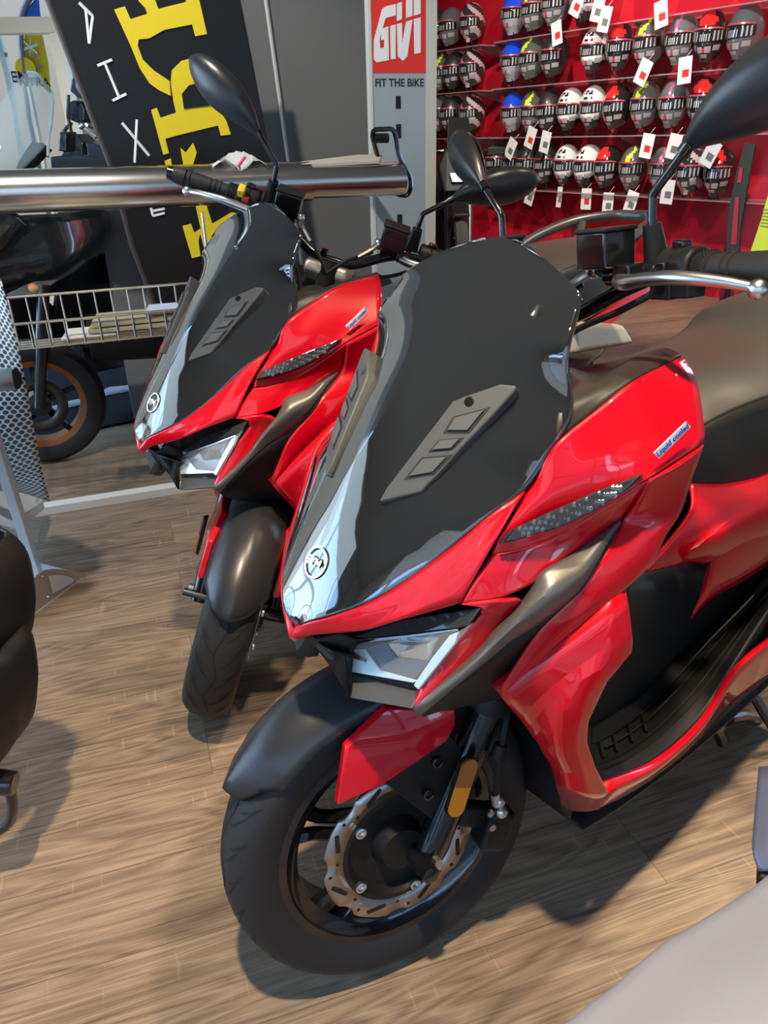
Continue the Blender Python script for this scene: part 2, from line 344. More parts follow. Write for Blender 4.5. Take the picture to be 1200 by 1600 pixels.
def wheel_rim(mb, c, Rb=.19):
    mb.lathe([(-.047, Rb+.004), (-.047, Rb-.008), (-.040, Rb-.012), (-.032, Rb-.030), (.032, Rb-.030), (.040, Rb-.012), (.047, Rb-.008), (.047, Rb+.004)], c, n=64)
    mb.lathe([(-.045, Rb-.002), (-.030, Rb-.022), (.030, Rb-.022), (.045, Rb-.002)], c, n=64)
    mb.lathe([(-.045, .0), (-.045, .035), (-.02, .05), (.02, .05), (.045, .035), (.045, 0)], c, n=32)
    for k in range(5):
        a = 2*math.pi*k/5+.42
        for s in (-1, 1):
            b = a+s*.13
            P = [Vector((math.cos(a+s*.35)*.035, 0, math.sin(a+s*.35)*.035)), Vector((math.cos(a+s*.20)*.085, .008, math.sin(a+s*.20)*.085)), Vector((math.cos(a+s*.12)*.125, .006, math.sin(a+s*.12)*.125)), Vector((math.cos(a+s*.17)*.17, 0, math.sin(a+s*.17)*.17))]
            mb.tube([V(c)+p for p in P], [.016, .012, .011, .014], 6, smooth=7)

def both(name, rows, m, root, nu=20, nv=14, th=.004, lin=False, ang=40):
    out = []
    for s in (1, -1):
        rr = rows if s > 0 else [[my(p) for p in r] for r in rows]
        ob = obj(name, MB().sheet(rr, nu, nv, lin), m, root, solid=th, ang=ang)
        out.append(ob)
    return out
def mir(pts, s): return [V(p) if s > 0 else V(my(p)) for p in pts]

def build_scooter(root):
    # ---- smoked nose shield and windscreen
    cl = [(.115, .730), (.118, .745), (.104, .769), (.0885, .794), (.052, .846), (.018, .892), (-.020, .942), (-.060, .986), (-.100, 1.025), (-.140, 1.062), (-.172, 1.091), (-.195, 1.113), (-.213, 1.130), (-.227, 1.143), (-.236, 1.151), (-.243, 1.158)]
    cl[0] = (.131, .720)
    def cx_(z):
        for (x0, z0), (x1, z1) in zip(cl, cl[1:]):
            if z <= z1: return x0+(x1-x0)*(z-z0)/(z1-z0)
        return cl[-1][0]
    ctr = [(cx_(z), 0, z) for z in (.722, .743, .765, .783, .804, .834, .862, .895, .932, .972, 1.010, 1.045, 1.075, 1.100, 1.122, 1.146, 1.155, 1.158)]
    edg = [(.131, .003, .717), (0.1283,0.0265,0.7346), (0.1089,0.0570,0.7512), (0.0882,0.0810,0.7656), (0.0635,0.1040,0.7821), (0.0288,0.1300,0.8097), (-0.0007,0.1490,0.8375), (-0.0410,0.1720,0.8741), (-0.0917,0.1870,0.9010), (-0.1251,0.1950,0.9409), (-0.1622,0.1940,0.9838), (-0.1685,0.1780,1.0273), (-0.1717,0.1760,1.0558), (-0.2022,0.1630,1.0916), (-0.2095,0.1550,1.1089), (-0.2247,0.0900,1.1391), (-0.2329,0.0500,1.1527), (-0.2394,0.0200,1.1568)]
    rows = []
    for ri, (c_, e_) in enumerate(zip(ctr, edg)):
        c_, e_ = V(c_), V(e_); half = []; ex = max(1.8, 3.4-.26*ri) if ri < 11 else 2.0
        for i in range(13):
            t = 1-(1-i/12)**1.35; tt = t**ex
            half.append(Vector((c_.x+(e_.x-c_.x)*tt, e_.y*t, c_.z+(e_.z-c_.z)*tt)))
        rows.append([Vector(my(p)) for p in half[:0:-1]]+half)
    cols = [crom([r[j] for r in rows], 46) for j in range(25)]
    g = MB().grid([[cols[j][i] for j in range(25)] for i in range(46)])
    ws = obj('windscreen', g, GLOSS, root, solid=.005); ws['label'] = 'smoked glossy black windscreen'
    # badge ring and letters
    n_ = Vector((.845, .0, .535)); tz = Vector((-.535, 0, .845)); ty = Vector((0, 1, 0)); lc = Vector((.0900, 0, .7950))
    mb = MB()
    for r0, r1 in ((.0185, .0215),):
        rr = []
        for r_ in (r0, r1): rr.append([lc+n_*(.003-8*(r_*math.cos(a))**2*.35)+ty*r_*math.cos(a)+tz*r_*math.sin(a) for a in [2*math.pi*i/40 for i in range(40)]])
        mb.grid(rr, True)
    bd = obj('badge', mb, WHITE, root, solid=.0008)
    text_at('badge_letters', 'SYM', .0165, WHITE, lc+n_*.0055, ty, tz, bd, .0003, .0004)
    # ---- vents on the windscreen
    out = [(0.0272,0.0568,0.8805), (0.0164,0.0574,0.8942), (-0.0709,0.0844,0.9915), (-0.0816,0.0964,0.9983), (-0.1077,0.1279,1.0134), (-0.1155,0.1452,1.0132), (-0.1124,0.1466,1.0083), (-0.0880,0.1368,0.9824), (-0.0505,0.1192,0.9443), (-0.0220,0.1076,0.9141), (-0.0132,0.1028,0.9056), (-0.0042,0.0992,0.8960), (0.0259,0.0603,0.8802)]
    slots = [[(-0.0481,0.0918,0.9575), (-0.0627,0.0938,0.9754), (-0.0896,0.1294,0.9890), (-0.0636,0.1202,0.9606)], [(-0.0294,0.0857,0.9369), (-0.0424,0.0909,0.9506), (-0.0587,0.1176,0.9558), (-0.0450,0.1112,0.9419)], [(0.0003,0.0734,0.9056), (-0.0225,0.0811,0.9306), (-0.0427,0.1137,0.9374), (-0.0215,0.1044,0.9154)]]
    nv = (V(out[2])-V(out[0])).cross(V(out[5])-V(out[0])).normalized()
    if nv.x < 0: nv = -nv
    for s in (1, -1):
        nn = V(nv) if s > 0 else V(my(nv))
        vt = obj('air_vent', MB().prism([p+nn*.001 for p in mir(out, s)], -nn*.030), TRIM, root, bevel=.003)
        for sl in slots:
            sl = mir(sl, s); c_ = sum(sl, Vector())/4
            obj('vent_recess_shade', MB().prism([p+nn*.0012 for p in sl], nn*.0006), DARK, vt, False)  # raised black plate, the shade inside the slot painted as colour
            obj('vent_slat', MB().prism([c_.lerp(p, .78)+nn*.0014 for p in sl], nn*.0030), SLAT, vt, False, bevel=.001)
        bc = mir([(-0.0802,0.1032,0.9924)], s)[0]
        obj('bolt', MB().lathe([(.001, 0), (.0022, .0035), (.0015, .0062), (.0005, .0065)], bc, nn, 16), BLKG, vt)
    # ---- red strip under the windscreen
    top = [(.133, 0, .713), (0.1287,0.0270,0.7341), (0.1096,0.0580,0.7510), (0.0643,0.1050,0.7829), (0.0002,0.1500,0.8382), (-0.0389,0.1740,0.8756), (-0.0884,0.1880,0.8998)]
    mid = [(.140, 0, .705), (0.1285,0.0280,0.7238), (0.1092,0.0600,0.7386), (0.0746,0.1040,0.7622), (0.0250,0.1450,0.8005), (-0.0094,0.1660,0.8323), (-0.0368,0.1890,0.8499)]
    bot = [(.133, 0, .695), (0.1247,0.0300,0.7163), (0.1088,0.0580,0.7260), (0.0852,0.0940,0.7379), (0.0591,0.1300,0.7577), (0.0324,0.1535,0.7690), (0.0039,0.1755,0.7796)]
    both('nose_strip', [top, mid, bot], RED, root, 26, 10)
    # ---- big upper side panel
    rows = [[(-0.0966,0.1820,0.8954), (-0.1061,0.1880,0.9068), (-0.1277,0.1980,0.9498), (-0.1867,0.2070,0.9794), (-0.2555,0.2100,1.0023), (-0.3709,0.2040,1.0084)],
            [(-0.0763,0.1860,0.8756), (-0.0935,0.1960,0.8884), (-0.1186,0.2090,0.8988), (-0.1672,0.2280,0.9311), (-0.2375,0.2410,0.9566), (-0.3405,0.2450,0.9873)],
            [(-0.0517,0.1850,0.8541), (-0.0751,0.1940,0.8552), (-0.1123,0.2070,0.8641), (-0.1615,0.2340,0.8935), (-0.2254,0.2580,0.9192), (-0.3081,0.2800,0.9427)],
            [(-0.0404,0.1820,0.8305), (-0.0730,0.1970,0.8313), (-0.1166,0.2120,0.8386), (-0.1651,0.2360,0.8634), (-0.2179,0.2670,0.9007), (-0.3019,0.2840,0.9287)]]
    both('side_panel', rows, RED, root, 30, 20, .005)
    rows = [[(-0.0404,0.1820,0.8305), (-0.0730,0.1970,0.8313), (-0.1166,0.2120,0.8386), (-0.1651,0.2360,0.8634), (-0.2179,0.2670,0.9007)],
            [(-0.0149,0.1800,0.8057), (-0.0528,0.1990,0.8065), (-0.1157,0.2140,0.8204), (-0.1668,0.2300,0.8434), (-0.2223,0.2500,0.8686)],
            [(0.0024,0.1740,0.7765), (-0.0327,0.1980,0.7797), (-0.0837,0.2130,0.7895), (-0.1481,0.2230,0.8119), (-0.2300,0.2300,0.8328)]]
    lows = both('lower_side_panel', rows, RED, root, 26, 14, .005)
    rows = [[(0.0043,0.1760,0.7782), (-0.0419,0.2050,0.7790), (-0.0702,0.2030,0.7569), (-0.0142,0.1800,0.6973), (0.0602,0.1490,0.6350)],
            [(-0.0150,0.1900,0.7710), (-0.0319,0.1960,0.7656), (-0.0390,0.1930,0.7473), (-0.0000,0.1740,0.7058), (0.0556,0.1490,0.6446)],
            [(-0.0171,0.1880,0.7674), (-0.0182,0.1870,0.7610), (-0.0181,0.1840,0.7541), (0.0119,0.1660,0.7130), (0.0469,0.1430,0.6514)]]
    both('headlight_surround', rows, RED, root, 26, 8, .006)
    # sticker
    for s in (1, -1):
        q = mir([(-0.2158,0.2705,0.9358), (-0.2590,0.2815,0.9665), (-0.2678,0.2835,0.9584), (-0.2257,0.2725,0.9264)], s)
        nn = (q[1]-q[0]).cross(q[3]-q[0]).normalized()
        if nn.y*s < 0: nn = -nn
        st = obj('sticker', MB().prism([p+nn*.001 for p in q], nn*.001), WHITE, root, False)
        xd = q[1]-q[0]; xd = xd if s > 0 else -xd
        yd = (q[0]-q[3])
        text_at('sticker_print', 'Liquid cooled', .0112, BLUE, sum(q, Vector())/4+nn*.0025, xd, yd, st, .0002, .0002, .86)
    # turn signal
    for s in (1, -1):
        q = mir([(-0.0412,0.1930,0.8482), (-0.0559,0.1970,0.8629), (-0.1104,0.2190,0.8798), (-0.1594,0.2400,0.8952), (-0.2098,0.2660,0.9103), (-0.1908,0.2620,0.8974), (-0.1489,0.2410,0.8704), (-0.1088,0.2220,0.8562), (-0.0543,0.2010,0.8499)], s)
        nn = (q[4]-q[0]).cross(q[2]-q[0]).normalized()
        if nn.y*s < 0: nn = -nn
        ts = obj('turn_signal', MB().prism([p-nn*.006 for p in q], nn*.010), DARK, root, bevel=.001)
        c_ = sum(q, Vector())/9
        obj('signal_lens', MB().prism([c_.lerp(p, .93)+nn*.0035 for p in q], nn*.004), LENSD, ts, bevel=.0015)
        mb = MB(); ax = (q[4]-q[0])
        for k in range(40):
            t = .06+.80*k/39
            def along(ps, f):
                f *= len(ps)-1; i_ = min(int(f), len(ps)-2); return ps[i_].lerp(ps[i_+1], f-i_)
            p = along([q[1], q[2], q[3], q[4]], t).lerp(along([q[8], q[7], q[6], q[5]], t), .22+.56*((k*3) % 5)/4)
            mb.ball(p+nn*.0035, (.0048, .0035, .0048), 5, 4)
        obj('signal_reflector', mb, REFL, ts, False)
    # grey blade
    tp_ = [(-0.2288,0.2300,0.8313), (-0.1813,0.2260,0.8209), (-0.1381,0.2260,0.8114), (-0.0932,0.2190,0.8035), (-0.0829,0.2110,0.7827), (-0.0667,0.2050,0.7575), (-0.0419,0.1960,0.7353), (-0.0121,0.1820,0.6994), (0.0612,0.1490,0.6356)]
    md_ = [(-0.2158,0.2360,0.8342), (-0.1776,0.2400,0.8238), (-0.1334,0.2450,0.8013), (-0.0936,0.2430,0.7897), (-0.0716,0.2350,0.7775), (-0.0466,0.2240,0.7580), (-0.0271,0.2100,0.7325), (-0.0021,0.1920,0.6973), (0.0595,0.1530,0.6331)]
    bt_ = [(-0.2136,0.2360,0.8313), (-0.1883,0.2410,0.8204), (-0.1573,0.2460,0.7997), (-0.1257,0.2430,0.7701), (-0.0962,0.2320,0.7491), (-0.0734,0.2220,0.7339), (-0.0480,0.2100,0.7189), (-0.0034,0.1930,0.6885), (0.0514,0.1520,0.6228)]
    both('grey_blade', [tp_, md_, bt_], GREY, root, 34, 10, .005)
    rows = [[(-0.2136,0.2360,0.8313), (-0.1587,0.2450,0.7987), (-0.1271,0.2420,0.7691), (-0.0746,0.2210,0.7329), (-0.0045,0.1920,0.6874), (0.0505,0.1510,0.6217)],
            [(-0.3041,0.2000,0.7556), (-0.2933,0.1900,0.6715), (-0.2374,0.1850,0.6334), (-0.1599,0.1750,0.6102), (-0.0483,0.1650,0.6188), (0.0367,0.1450,0.6100)],
            [(-0.4344,0.1300,0.6343), (-0.4143,0.1200,0.5130), (-0.3396,0.1200,0.4839), (-0.2335,0.1200,0.4977), (-0.1137,0.1200,0.5366), (-0.0025,0.1200,0.5787)]]
    both('under_cowl', rows, BLK, root, 24, 12, .005)
    # ---- headlights
    for s in (1, -1):
        bz = mir([(0.0670,0.0019,0.6770), (0.0252,0.0878,0.7228), (-0.0242,0.1836,0.7647), (-0.0125,0.1811,0.7395), (0.0403,0.1419,0.6472), (0.0574,0.0964,0.6445), (0.0762,0.0419,0.6383)], s)
        nn = (bz[2]-bz[0]).cross(bz[4]-bz[0]).normalized()
        if nn.x < 0: nn = -nn
        hl = obj('headlight', MB().prism([p-nn*.03 for p in bz], nn*.03), DARK, root, False)
        def piece(nm, pts, th, m, bev=.001): return obj(nm, MB().prism(mir(pts, s), nn*th), m, hl, bevel=bev)
        piece('light_guide', [(0.0253,0.1545,0.7019), (0.0094,0.1665,0.7313), (0.0036,0.1761,0.7388), (0.0097,0.1762,0.7249), (0.0460,0.1487,0.6583), (0.0468,0.1404,0.6611)], .008, LEDW)
        piece('light_guide', [(0.0607,0.0409,0.6843), (0.0303,0.1102,0.7135), (0.0024,0.1723,0.7413), (0.0029,0.1746,0.7389), (0.0317,0.1116,0.7096), (0.0596,0.0487,0.6823)], .006, REFL)
        piece('low_beam_reflector', [(0.0695,0.0350,0.6676), (0.0604,0.0553,0.6766), (0.0599,0.0871,0.6596), (0.0438,0.1403,0.6655), (0.0469,0.1363,0.6608), (0.0781,0.0449,0.6424)], .003, LEDW)
        piece('low_beam_chamber', [(0.0578,0.0589,0.6780), (0.0455,0.0804,0.6935), (0.0458,0.1016,0.6808), (0.0301,0.1457,0.6911), (0.0453,0.1338,0.6635), (0.0585,0.0897,0.6587)], .002, mat('deep_blue_glass', (.02, .035, .07), .08, 0, 1.))
        mb = MB(); cc = [(0.0465,0.0816,0.6932), (0.0337,0.1056,0.7084), (0.0150,0.1514,0.7247), (0.0235,0.1475,0.7076), (0.0305,0.1463,0.6923), (0.0454,0.1035,0.6830)]
        pk = [(0.0423,0.1239,0.7090), (0.0317,0.1442,0.7162)]
        cc = mir(cc, s); pk = mir(pk, s); mb.add(cc+pk, [(0, 1, 6), (1, 7, 6), (1, 2, 7), (2, 3, 7), (3, 4, 7), (4, 5, 7), (5, 6, 7), (5, 0, 6)])
        obj('crystal_reflector', mb, mat('crystal', (.55, .56, .54), .12, .9), hl, False)
        mb = MB()
        for i, (a, b) in enumerate(((470, 300), (530, 288), (590, 276), (650, 262), (720, 252), (790, 246), (850, 236))):
            p = mir([(0.0427,0.0691,0.7090), (-0.0045,0.1707,0.7577)], s); mb.box(p[0].lerp(p[1], i/6), (.006, .009, .006))
        obj('daytime_light', mb, REFL, hl, False)
        piece('upper_lens', [(0.0642,0.0380,0.6882), (0.0320,0.0961,0.7279), (-0.0137,0.1920,0.7716), (-0.0005,0.1857,0.7503), (0.0076,0.1776,0.7469), (0.0617,0.0512,0.6914)], .002, LENSD)
        piece('lower_lens', [(0.0755,0.0423,0.6753), (0.0664,0.0549,0.6888), (0.0117,0.1818,0.7453), (-0.0042,0.1909,0.7557), (0.0504,0.1518,0.6644), (0.0515,0.1472,0.6696), (0.0843,0.0516,0.6500)], .002, CLEAR, .0015)
        # chin
        q = mir([(0.0963,0.0611,0.6172), (0.0838,0.0514,0.6308), (0.0753,0.0396,0.6366), (0.0564,0.0950,0.6425), (0.0417,0.1435,0.6482), (0.0656,0.1529,0.6394)], s)
        obj('headlight_chin', MB().prism(q, -nn*.02), TRIM, hl, bevel=.003)
    # nose underside between the lamps
    for s in (1, -1):
        q = mir([(0.1125,0.0180,0.6965), (0.1022,0.0550,0.7195), (0.0762,0.0620,0.7011), (0.0795,0.0520,0.6814), (0.0879,0.0560,0.6363), (0.0982,0.0640,0.6203), (0.0905,0.0220,0.6373), (.100, 0, .668), (.118, 0, .700)], s)
        mb = MB(); c_ = sum(q, Vector())/9+Vector((-.016, 0, 0)); mb.add(q+[c_], [(i, (i+1) % 9, 9) for i in range(9)])
        nc = obj('nose_cavity', mb, BLK, root, solid=.005, ang=15)
        q = mir([(0.1108,0.0120,0.6814), (0.1068,0.0220,0.6888), (0.0933,0.0240,0.6587), (0.0898,0.0160,0.6452)], s)
        obj('nose_fin', MB().prism(q, (-.02, 0, .004)), TRIM, nc, False, bevel=.001)
    obj('nose_core', MB().sheet([[(.112, y*.045, .692), (.075, y*.06, .67), (.015, y*.09, .635), (-.11, y*.13, .62)] for y in (-1, -.5, 0, .5, 1)], 14, 10), BLK, root, solid=.004)
    # ---- solid black filler added inside so no daylight comes through
    secs = [(.062, .680, .765, .035), (.01, .650, .83, .09), (-.07, .63, .885, .125), (-.16, .615, .92, .15), (-.26, .60, .925, .16), (-.36, .55, .93, .16)]
    rows = []
    for x, z0, z1, hy in secs:
        zc, hz = (z0+z1)/2, (z1-z0)/2
        rows.append([(x, hy*math.copysign(abs(math.cos(a))**.6, math.cos(a)), zc+hz*math.copysign(abs(math.sin(a))**.6, math.sin(a))) for a in [2*math.pi*i/24 for i in range(24)]])
    mb = MB().grid(rows, True); mb.add(rows[0], [tuple(range(24))]); mb.add(rows[-1], [tuple(range(24))[::-1]])
    obj('light_block_core', mb, DARK, root)
    # ---- dash fairing
    rows = [[(-0.1327,0.1940,0.9482), (-0.1924,0.2030,0.9772), (-0.2616,0.2060,1.0011), (-0.3743,0.2000,1.0088)],
            [(-0.1514,0.1800,0.9832), (-0.2122,0.1820,0.9924), (-0.2954,0.1780,1.0024), (-0.3935,0.1750,1.0082)],
            [(-0.2279,0.1300,0.9972), (-0.3108,0.1200,0.9732), (-0.3739,0.1250,0.9922), (-0.4273,0.1400,0.9994)],
            [(-0.3226,0.0500,0.9773), (-0.4058,0.0400,0.9495), (-0.4873,0.0400,0.9487), (-0.5493,0.0500,0.9574)], [(-.22, 0, .98), (-.29, 0, .965), (-.36, 0, .955), (-.44, 0, .945)]]
    both('dash_fairing', rows, SEATD, root, 16, 16, .005)
    # ---- leg shield, upper blade
    rear = [(-0.3024,0.2840,0.9269), (-0.2990,0.2770,0.8823), (-0.2939,0.2710,0.8329), (-0.2754,0.2660,0.8061), (-0.2487,0.2620,0.7673), (-0.1751,0.2500,0.7308), (-0.1141,0.2200,0.6770), (-0.0535,0.1900,0.6214)]
    frnt = [(-0.2179,0.2670,0.9007), (-0.2245,0.2510,0.8630), (-0.2241,0.2360,0.8332), (-0.1962,0.2380,0.8128), (-0.1621,0.2430,0.7929), (-0.1224,0.2360,0.7564), (-0.0864,0.2180,0.7145), (-0.0541,0.1870,0.6256)]
    mid_ = [(V(a).lerp(V(b), .5)+Vector((0, .004, 0))) for a, b in zip(rear, frnt)]
    both('leg_shield', [rear, mid_, frnt], RED, root, 34, 10, .006)
    # inner return of the blade (faces the rider)
    inn = [Vector((p[0]-.012, p[1]-.05, p[2]-.0)) for p in map(V, rear)]
    both('leg_shield_return', [rear, inn], RED, root, 34, 5, .004)
    rows = [[(-0.0546,0.1890,0.6192), (-0.1115,0.2220,0.6793), (-0.1721,0.2520,0.7331), (-0.1935,0.2540,0.7421), (-0.2117,0.2520,0.7491)],
            [(-0.0705,0.1900,0.5952), (-0.1123,0.2280,0.6580), (-0.1663,0.2580,0.7056), (-0.1916,0.2620,0.7157), (-0.2116,0.2620,0.7207)],
            [(-0.0937,0.1900,0.5626), (-0.1159,0.2320,0.6338), (-0.1647,0.2620,0.6768), (-0.1909,0.2700,0.6825), (-0.2131,0.2720,0.6741)],
            [(-0.1087,0.1930,0.5378), (-0.1130,0.2340,0.6094), (-0.1482,0.2620,0.6487), (-0.1868,0.2700,0.6541), (-0.2135,0.2720,0.6545)],
            [(-0.1217,0.1970,0.5144), (-0.1105,0.2360,0.5800), (-0.1338,0.2560,0.6114), (-0.1544,0.2630,0.6202), (-0.1729,0.2660,0.6259)],
            [(-0.1214,0.2020,0.5133), (-0.1133,0.2380,0.5490), (-0.1316,0.2500,0.5529), (-0.1439,0.2530,0.5542), (-0.1556,0.2550,0.5621)],
            [(-0.1368,0.2050,0.4801), (-0.1219,0.2380,0.5123), (-0.1385,0.2480,0.5090), (-0.1515,0.2500,0.5070), (-0.1618,0.2520,0.5182)],
            [(-0.1559,0.2070,0.4428), (-0.1426,0.2380,0.4677), (-0.1605,0.2480,0.4610), (-0.1728,0.2500,0.4582), (-0.1879,0.2520,0.4573)],
            [(-0.1667,0.2050,0.4131), (-0.1490,0.2400,0.4347), (-0.1717,0.2510,0.4180), (-0.1999,0.2520,0.3972), (-0.2303,0.2520,0.3792)],
            [(-0.2009,0.1980,0.3307), (-0.1976,0.2150,0.3384), (-0.1980,0.2320,0.3490), (-0.2093,0.2380,0.3459), (-0.2299,0.2400,0.3371)]]
    both('leg_shield_lower', rows, RED, root, 22, 30, .008, True, 12)
    # ---- sill, floorboard, tunnel
    rows = [[(-0.2330,0.2400,0.3865), (-0.3890,0.2360,0.3291), (-0.5385,0.2300,0.3241), (-0.6438,0.2260,0.3812), (-0.7606,0.2240,0.3845), (-0.9205,0.2220,0.3773)],
            [(-0.2303,0.2520,0.3792), (-0.3795,0.2470,0.3290), (-0.5277,0.2410,0.3258), (-0.6323,0.2370,0.3817), (-0.7478,0.2360,0.3879), (-0.8941,0.2350,0.3860)],
            [(-0.2268,0.2470,0.3621), (-0.3762,0.2380,0.3019), (-0.5398,0.2300,0.2848), (-0.6540,0.2250,0.3221), (-0.7844,0.2250,0.3248), (-0.9439,0.2250,0.3046)],
            [(-0.2297,0.2380,0.3343), (-0.3768,0.2260,0.2753), (-0.5560,0.2160,0.2442), (-0.6777,0.2110,0.2637), (-0.8290,0.2100,0.2523), (-1.0147,0.2100,0.2121)]]
    both('side_sill', rows, RED, root, 30, 12, .006)
    rows = [[(-0.2047,0.2400,0.4379), (-0.2404,0.2400,0.3791), (-0.3887,0.2360,0.3307), (-0.5381,0.2300,0.3258), (-0.6432,0.2260,0.3829), (-0.7709,0.2180,0.4456), (-0.9275,0.2100,0.4899)],
            [(-0.2262,0.2150,0.4318), (-0.2697,0.2120,0.3711), (-0.4221,0.2000,0.3235), (-0.5660,0.1950,0.3308), (-0.6763,0.1900,0.3685), (-0.8306,0.1800,0.4196), (-0.9973,0.1700,0.4654)],
            [(-0.2719,0.1800,0.4058), (-0.3122,0.1720,0.3543), (-0.4810,0.1500,0.3027), (-0.6119,0.1450,0.3186), (-0.7332,0.1400,0.3477), (-0.9056,0.1400,0.3926), (-1.0799,0.1300,0.4396)],
            [(-0.3355,0.1400,0.3688), (-0.3694,0.1300,0.3454), (-0.5440,0.1120,0.3122), (-0.6311,0.1050,0.3198), (-0.7173,0.1000,0.3312), (-0.9008,0.1000,0.3522), (-1.0623,0.1000,0.3769)]]
    fbs = both('floorboard', rows, BLK, root, 30, 20, .008)
    for s, fb in zip((1, -1), fbs):
        R2 = [crom(mir(r, s), 60) for r in rows]
        for (a, b, f, r0, r1) in ((0, 1, .75, 4, 52), (1, 2, .1, 6, 52), (2, 3, .2, 8, 50), (1, 2, .75, 12, 50)):
            obj('mat_rib', MB().tube([R2[a][i].lerp(R2[b][i], f)+Z*.006 for i in range(r0, r1)], .0022, 6), BLK, fb)
        for i in (8, 11, 14, 17, 20):
            obj('mat_rib', MB().tube([R2[1][i].lerp(R2[2][i], .3)+Z*.006, R2[2][i].lerp(R2[3][i], .1)+Z*.007], .0028, 6), BLK, fb)
    rows = [[(-0.3101,0.1400,0.3643), (-0.3694,0.1300,0.3454), (-0.5440,0.1120,0.3122), (-0.6311,0.1050,0.3198), (-0.7173,0.1000,0.3312), (-0.9008,0.1000,0.3522), (-1.0623,0.1000,0.3769)],
            [(-0.3064,0.1350,0.4576), (-0.3556,0.1300,0.4551), (-0.5175,0.1100,0.4320), (-0.6176,0.1000,0.4234), (-0.7287,0.0950,0.4163), (-0.8759,0.1000,0.4341), (-1.0093,0.1100,0.4656)],
            [(-0.3535,0.1200,0.5784), (-0.3859,0.1200,0.5889), (-0.5037,0.1000,0.5625), (-0.6101,0.0900,0.5354), (-0.7605,0.0950,0.4954), (-0.8152,0.1200,0.5109), (-0.9494,0.1300,0.5175)],
            [(-.36, 0, .70), (-.42, 0, .66), (-.52, 0, .60), (-.62, 0, .56), (-.72, 0, .56), (-.85, 0, .60), (-1.0, 0, .62)]]
    both('centre_tunnel', rows, mat('tunnel_plastic', (.016, .018, .015), .42, bump=(900, .25, .0004)), root, 22, 18, .005)
    # panel facing the front wheel and belly
    rows = [[(-.215, y, .66), (-.235, y, .55), (-.25, y, .42), (-.245, y, .33), (-.235, y, .27)] for y in (-.19, -.1, 0, .1, .19)]
    obj('inner_fender_panel', MB().sheet(rows, 14, 14), mat('inner_black', (.006, .007, .011), .5), root, solid=.006)
    obj('belly_pan', MB().sheet([[(-.235, y, .265), (-.35, y, .24), (-.6, y, .22), (-1.0, y, .24), (-1.15, y, .30)] for y in (-.215, -.1, 0, .1, .215)], 14, 10), BLK, root, solid=.006)
    # ---- rear bodywork, seat
    rows = [[(-.575, .13, .745), (-.66, .150, .725), (-.78, .165, .715), (-1.0, .18, .735), (-1.3, .175, .785), (-1.65, .12, .84), (-1.82, .05, .86)],
            [(-.545, .150, .705), (-.62, .172, .695), (-.76, .192, .69), (-1.0, .205, .70), (-1.3, .20, .75), (-1.65, .14, .815), (-1.84, .05, .845)],
            [(-0.4486,0.1450,0.6398), (-0.5258,0.1550,0.6313), (-0.5761,0.1800,0.6554), (-.98, .215, .625), (-1.2, .205, .73), (-1.55, .13, .815), (-1.72, .05, .835)],
            [(-0.4746,0.1350,0.6207), (-0.5919,0.1500,0.5966), (-0.6301,0.1700,0.5979), (-1.0, .19, .56), (-1.2, .18, .70), (-1.55, .11, .80), (-1.70, .05, .82)]]
    both('rear_panel', rows, RED, root, 34, 16, .005)
    rows = [[(-0.6233,0.1600,0.5861), (-0.6337,0.1720,0.6102), (-0.7509,0.1900,0.6600), (-1.08, .18, .60)], [(-0.6223,0.1550,0.5247), (-0.6393,0.1700,0.5644), (-0.7742,0.1900,0.5948), (-1.08, .18, .58)], [(-0.6072,0.1500,0.4726), (-0.6525,0.1600,0.5007), (-0.8215,0.1800,0.5183), (-1.08, .17, .55)]]
    both('rear_lower_panel', rows, RED, root, 18, 10, .005)
    ss = [(-.50, .70, .735, .755, .06), (-.545, .70, .80, .835, .10), (-.60, .69, .845, .885, .13), (-.70, .685, .865, .905, .155), (-.85, .685, .865, .905, .17), (-1.0, .70, .885, .925, .165), (-1.08, .71, .925, .965, .16), (-1.3, .74, .935, .975, .15), (-1.5, .80, .935, .97, .12), (-1.62, .86, .92, .945, .07)]
    low = []; topg = []
    for x, zb, zs, zt, hy in ss:
        low.append((x, zb, zs, hy)); topg.append((x, zs, zt, hy))
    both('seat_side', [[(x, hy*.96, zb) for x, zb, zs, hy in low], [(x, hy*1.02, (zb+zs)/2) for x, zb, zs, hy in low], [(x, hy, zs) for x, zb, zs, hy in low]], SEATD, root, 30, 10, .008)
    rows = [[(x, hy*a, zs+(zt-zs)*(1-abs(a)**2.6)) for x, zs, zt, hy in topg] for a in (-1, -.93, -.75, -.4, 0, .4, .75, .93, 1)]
    obj('seat', MB().sheet(rows, 30, 26), SEATLIT, root, solid=.008)
    for s in (1, -1): obj('seat_piping', MB().tube([(x, hy*s*1.005, zs) for x, zb, zs, hy in low], .0032, 6, smooth=30), BLK, root)
    # grab rail and tail
    mb = MB()
    for s in (1, -1): mb.tube([(-1.25, .16*s, .93), (-1.4, .165*s, .975), (-1.58, .14*s, 1.01), (-1.70, .07*s, 1.02), (-1.72, 0, 1.02)], [.012, .016, .017, .018, .018], 10, smooth=20)
    for s in (1, -1): mb.tube([(-1.60, .12*s, 1.005), (-1.52, .09*s, .93), (-1.45, .08*s, .90)], .014, 8, smooth=8)
    obj('grab_rail', mb, mat('rail_grey', (.13, .13, .12), .35, .5), root)
    # rear wheel, engine block, exhaust
    rc = (-1.47, 0, .262)
    rw = obj('rear_wheel', (lambda m: (wheel_rim(m, rc), m)[1])(MB()), BLKG, root)
    obj('rear_tyre', tyre(MB(), rc, .262, .066, .18, True, 48), [RUB, GROOVE], root)
    obj('engine_block', MB().box((-1.1, -.05, .40), (.62, .20, .20)), BLK, root, bevel=.03)
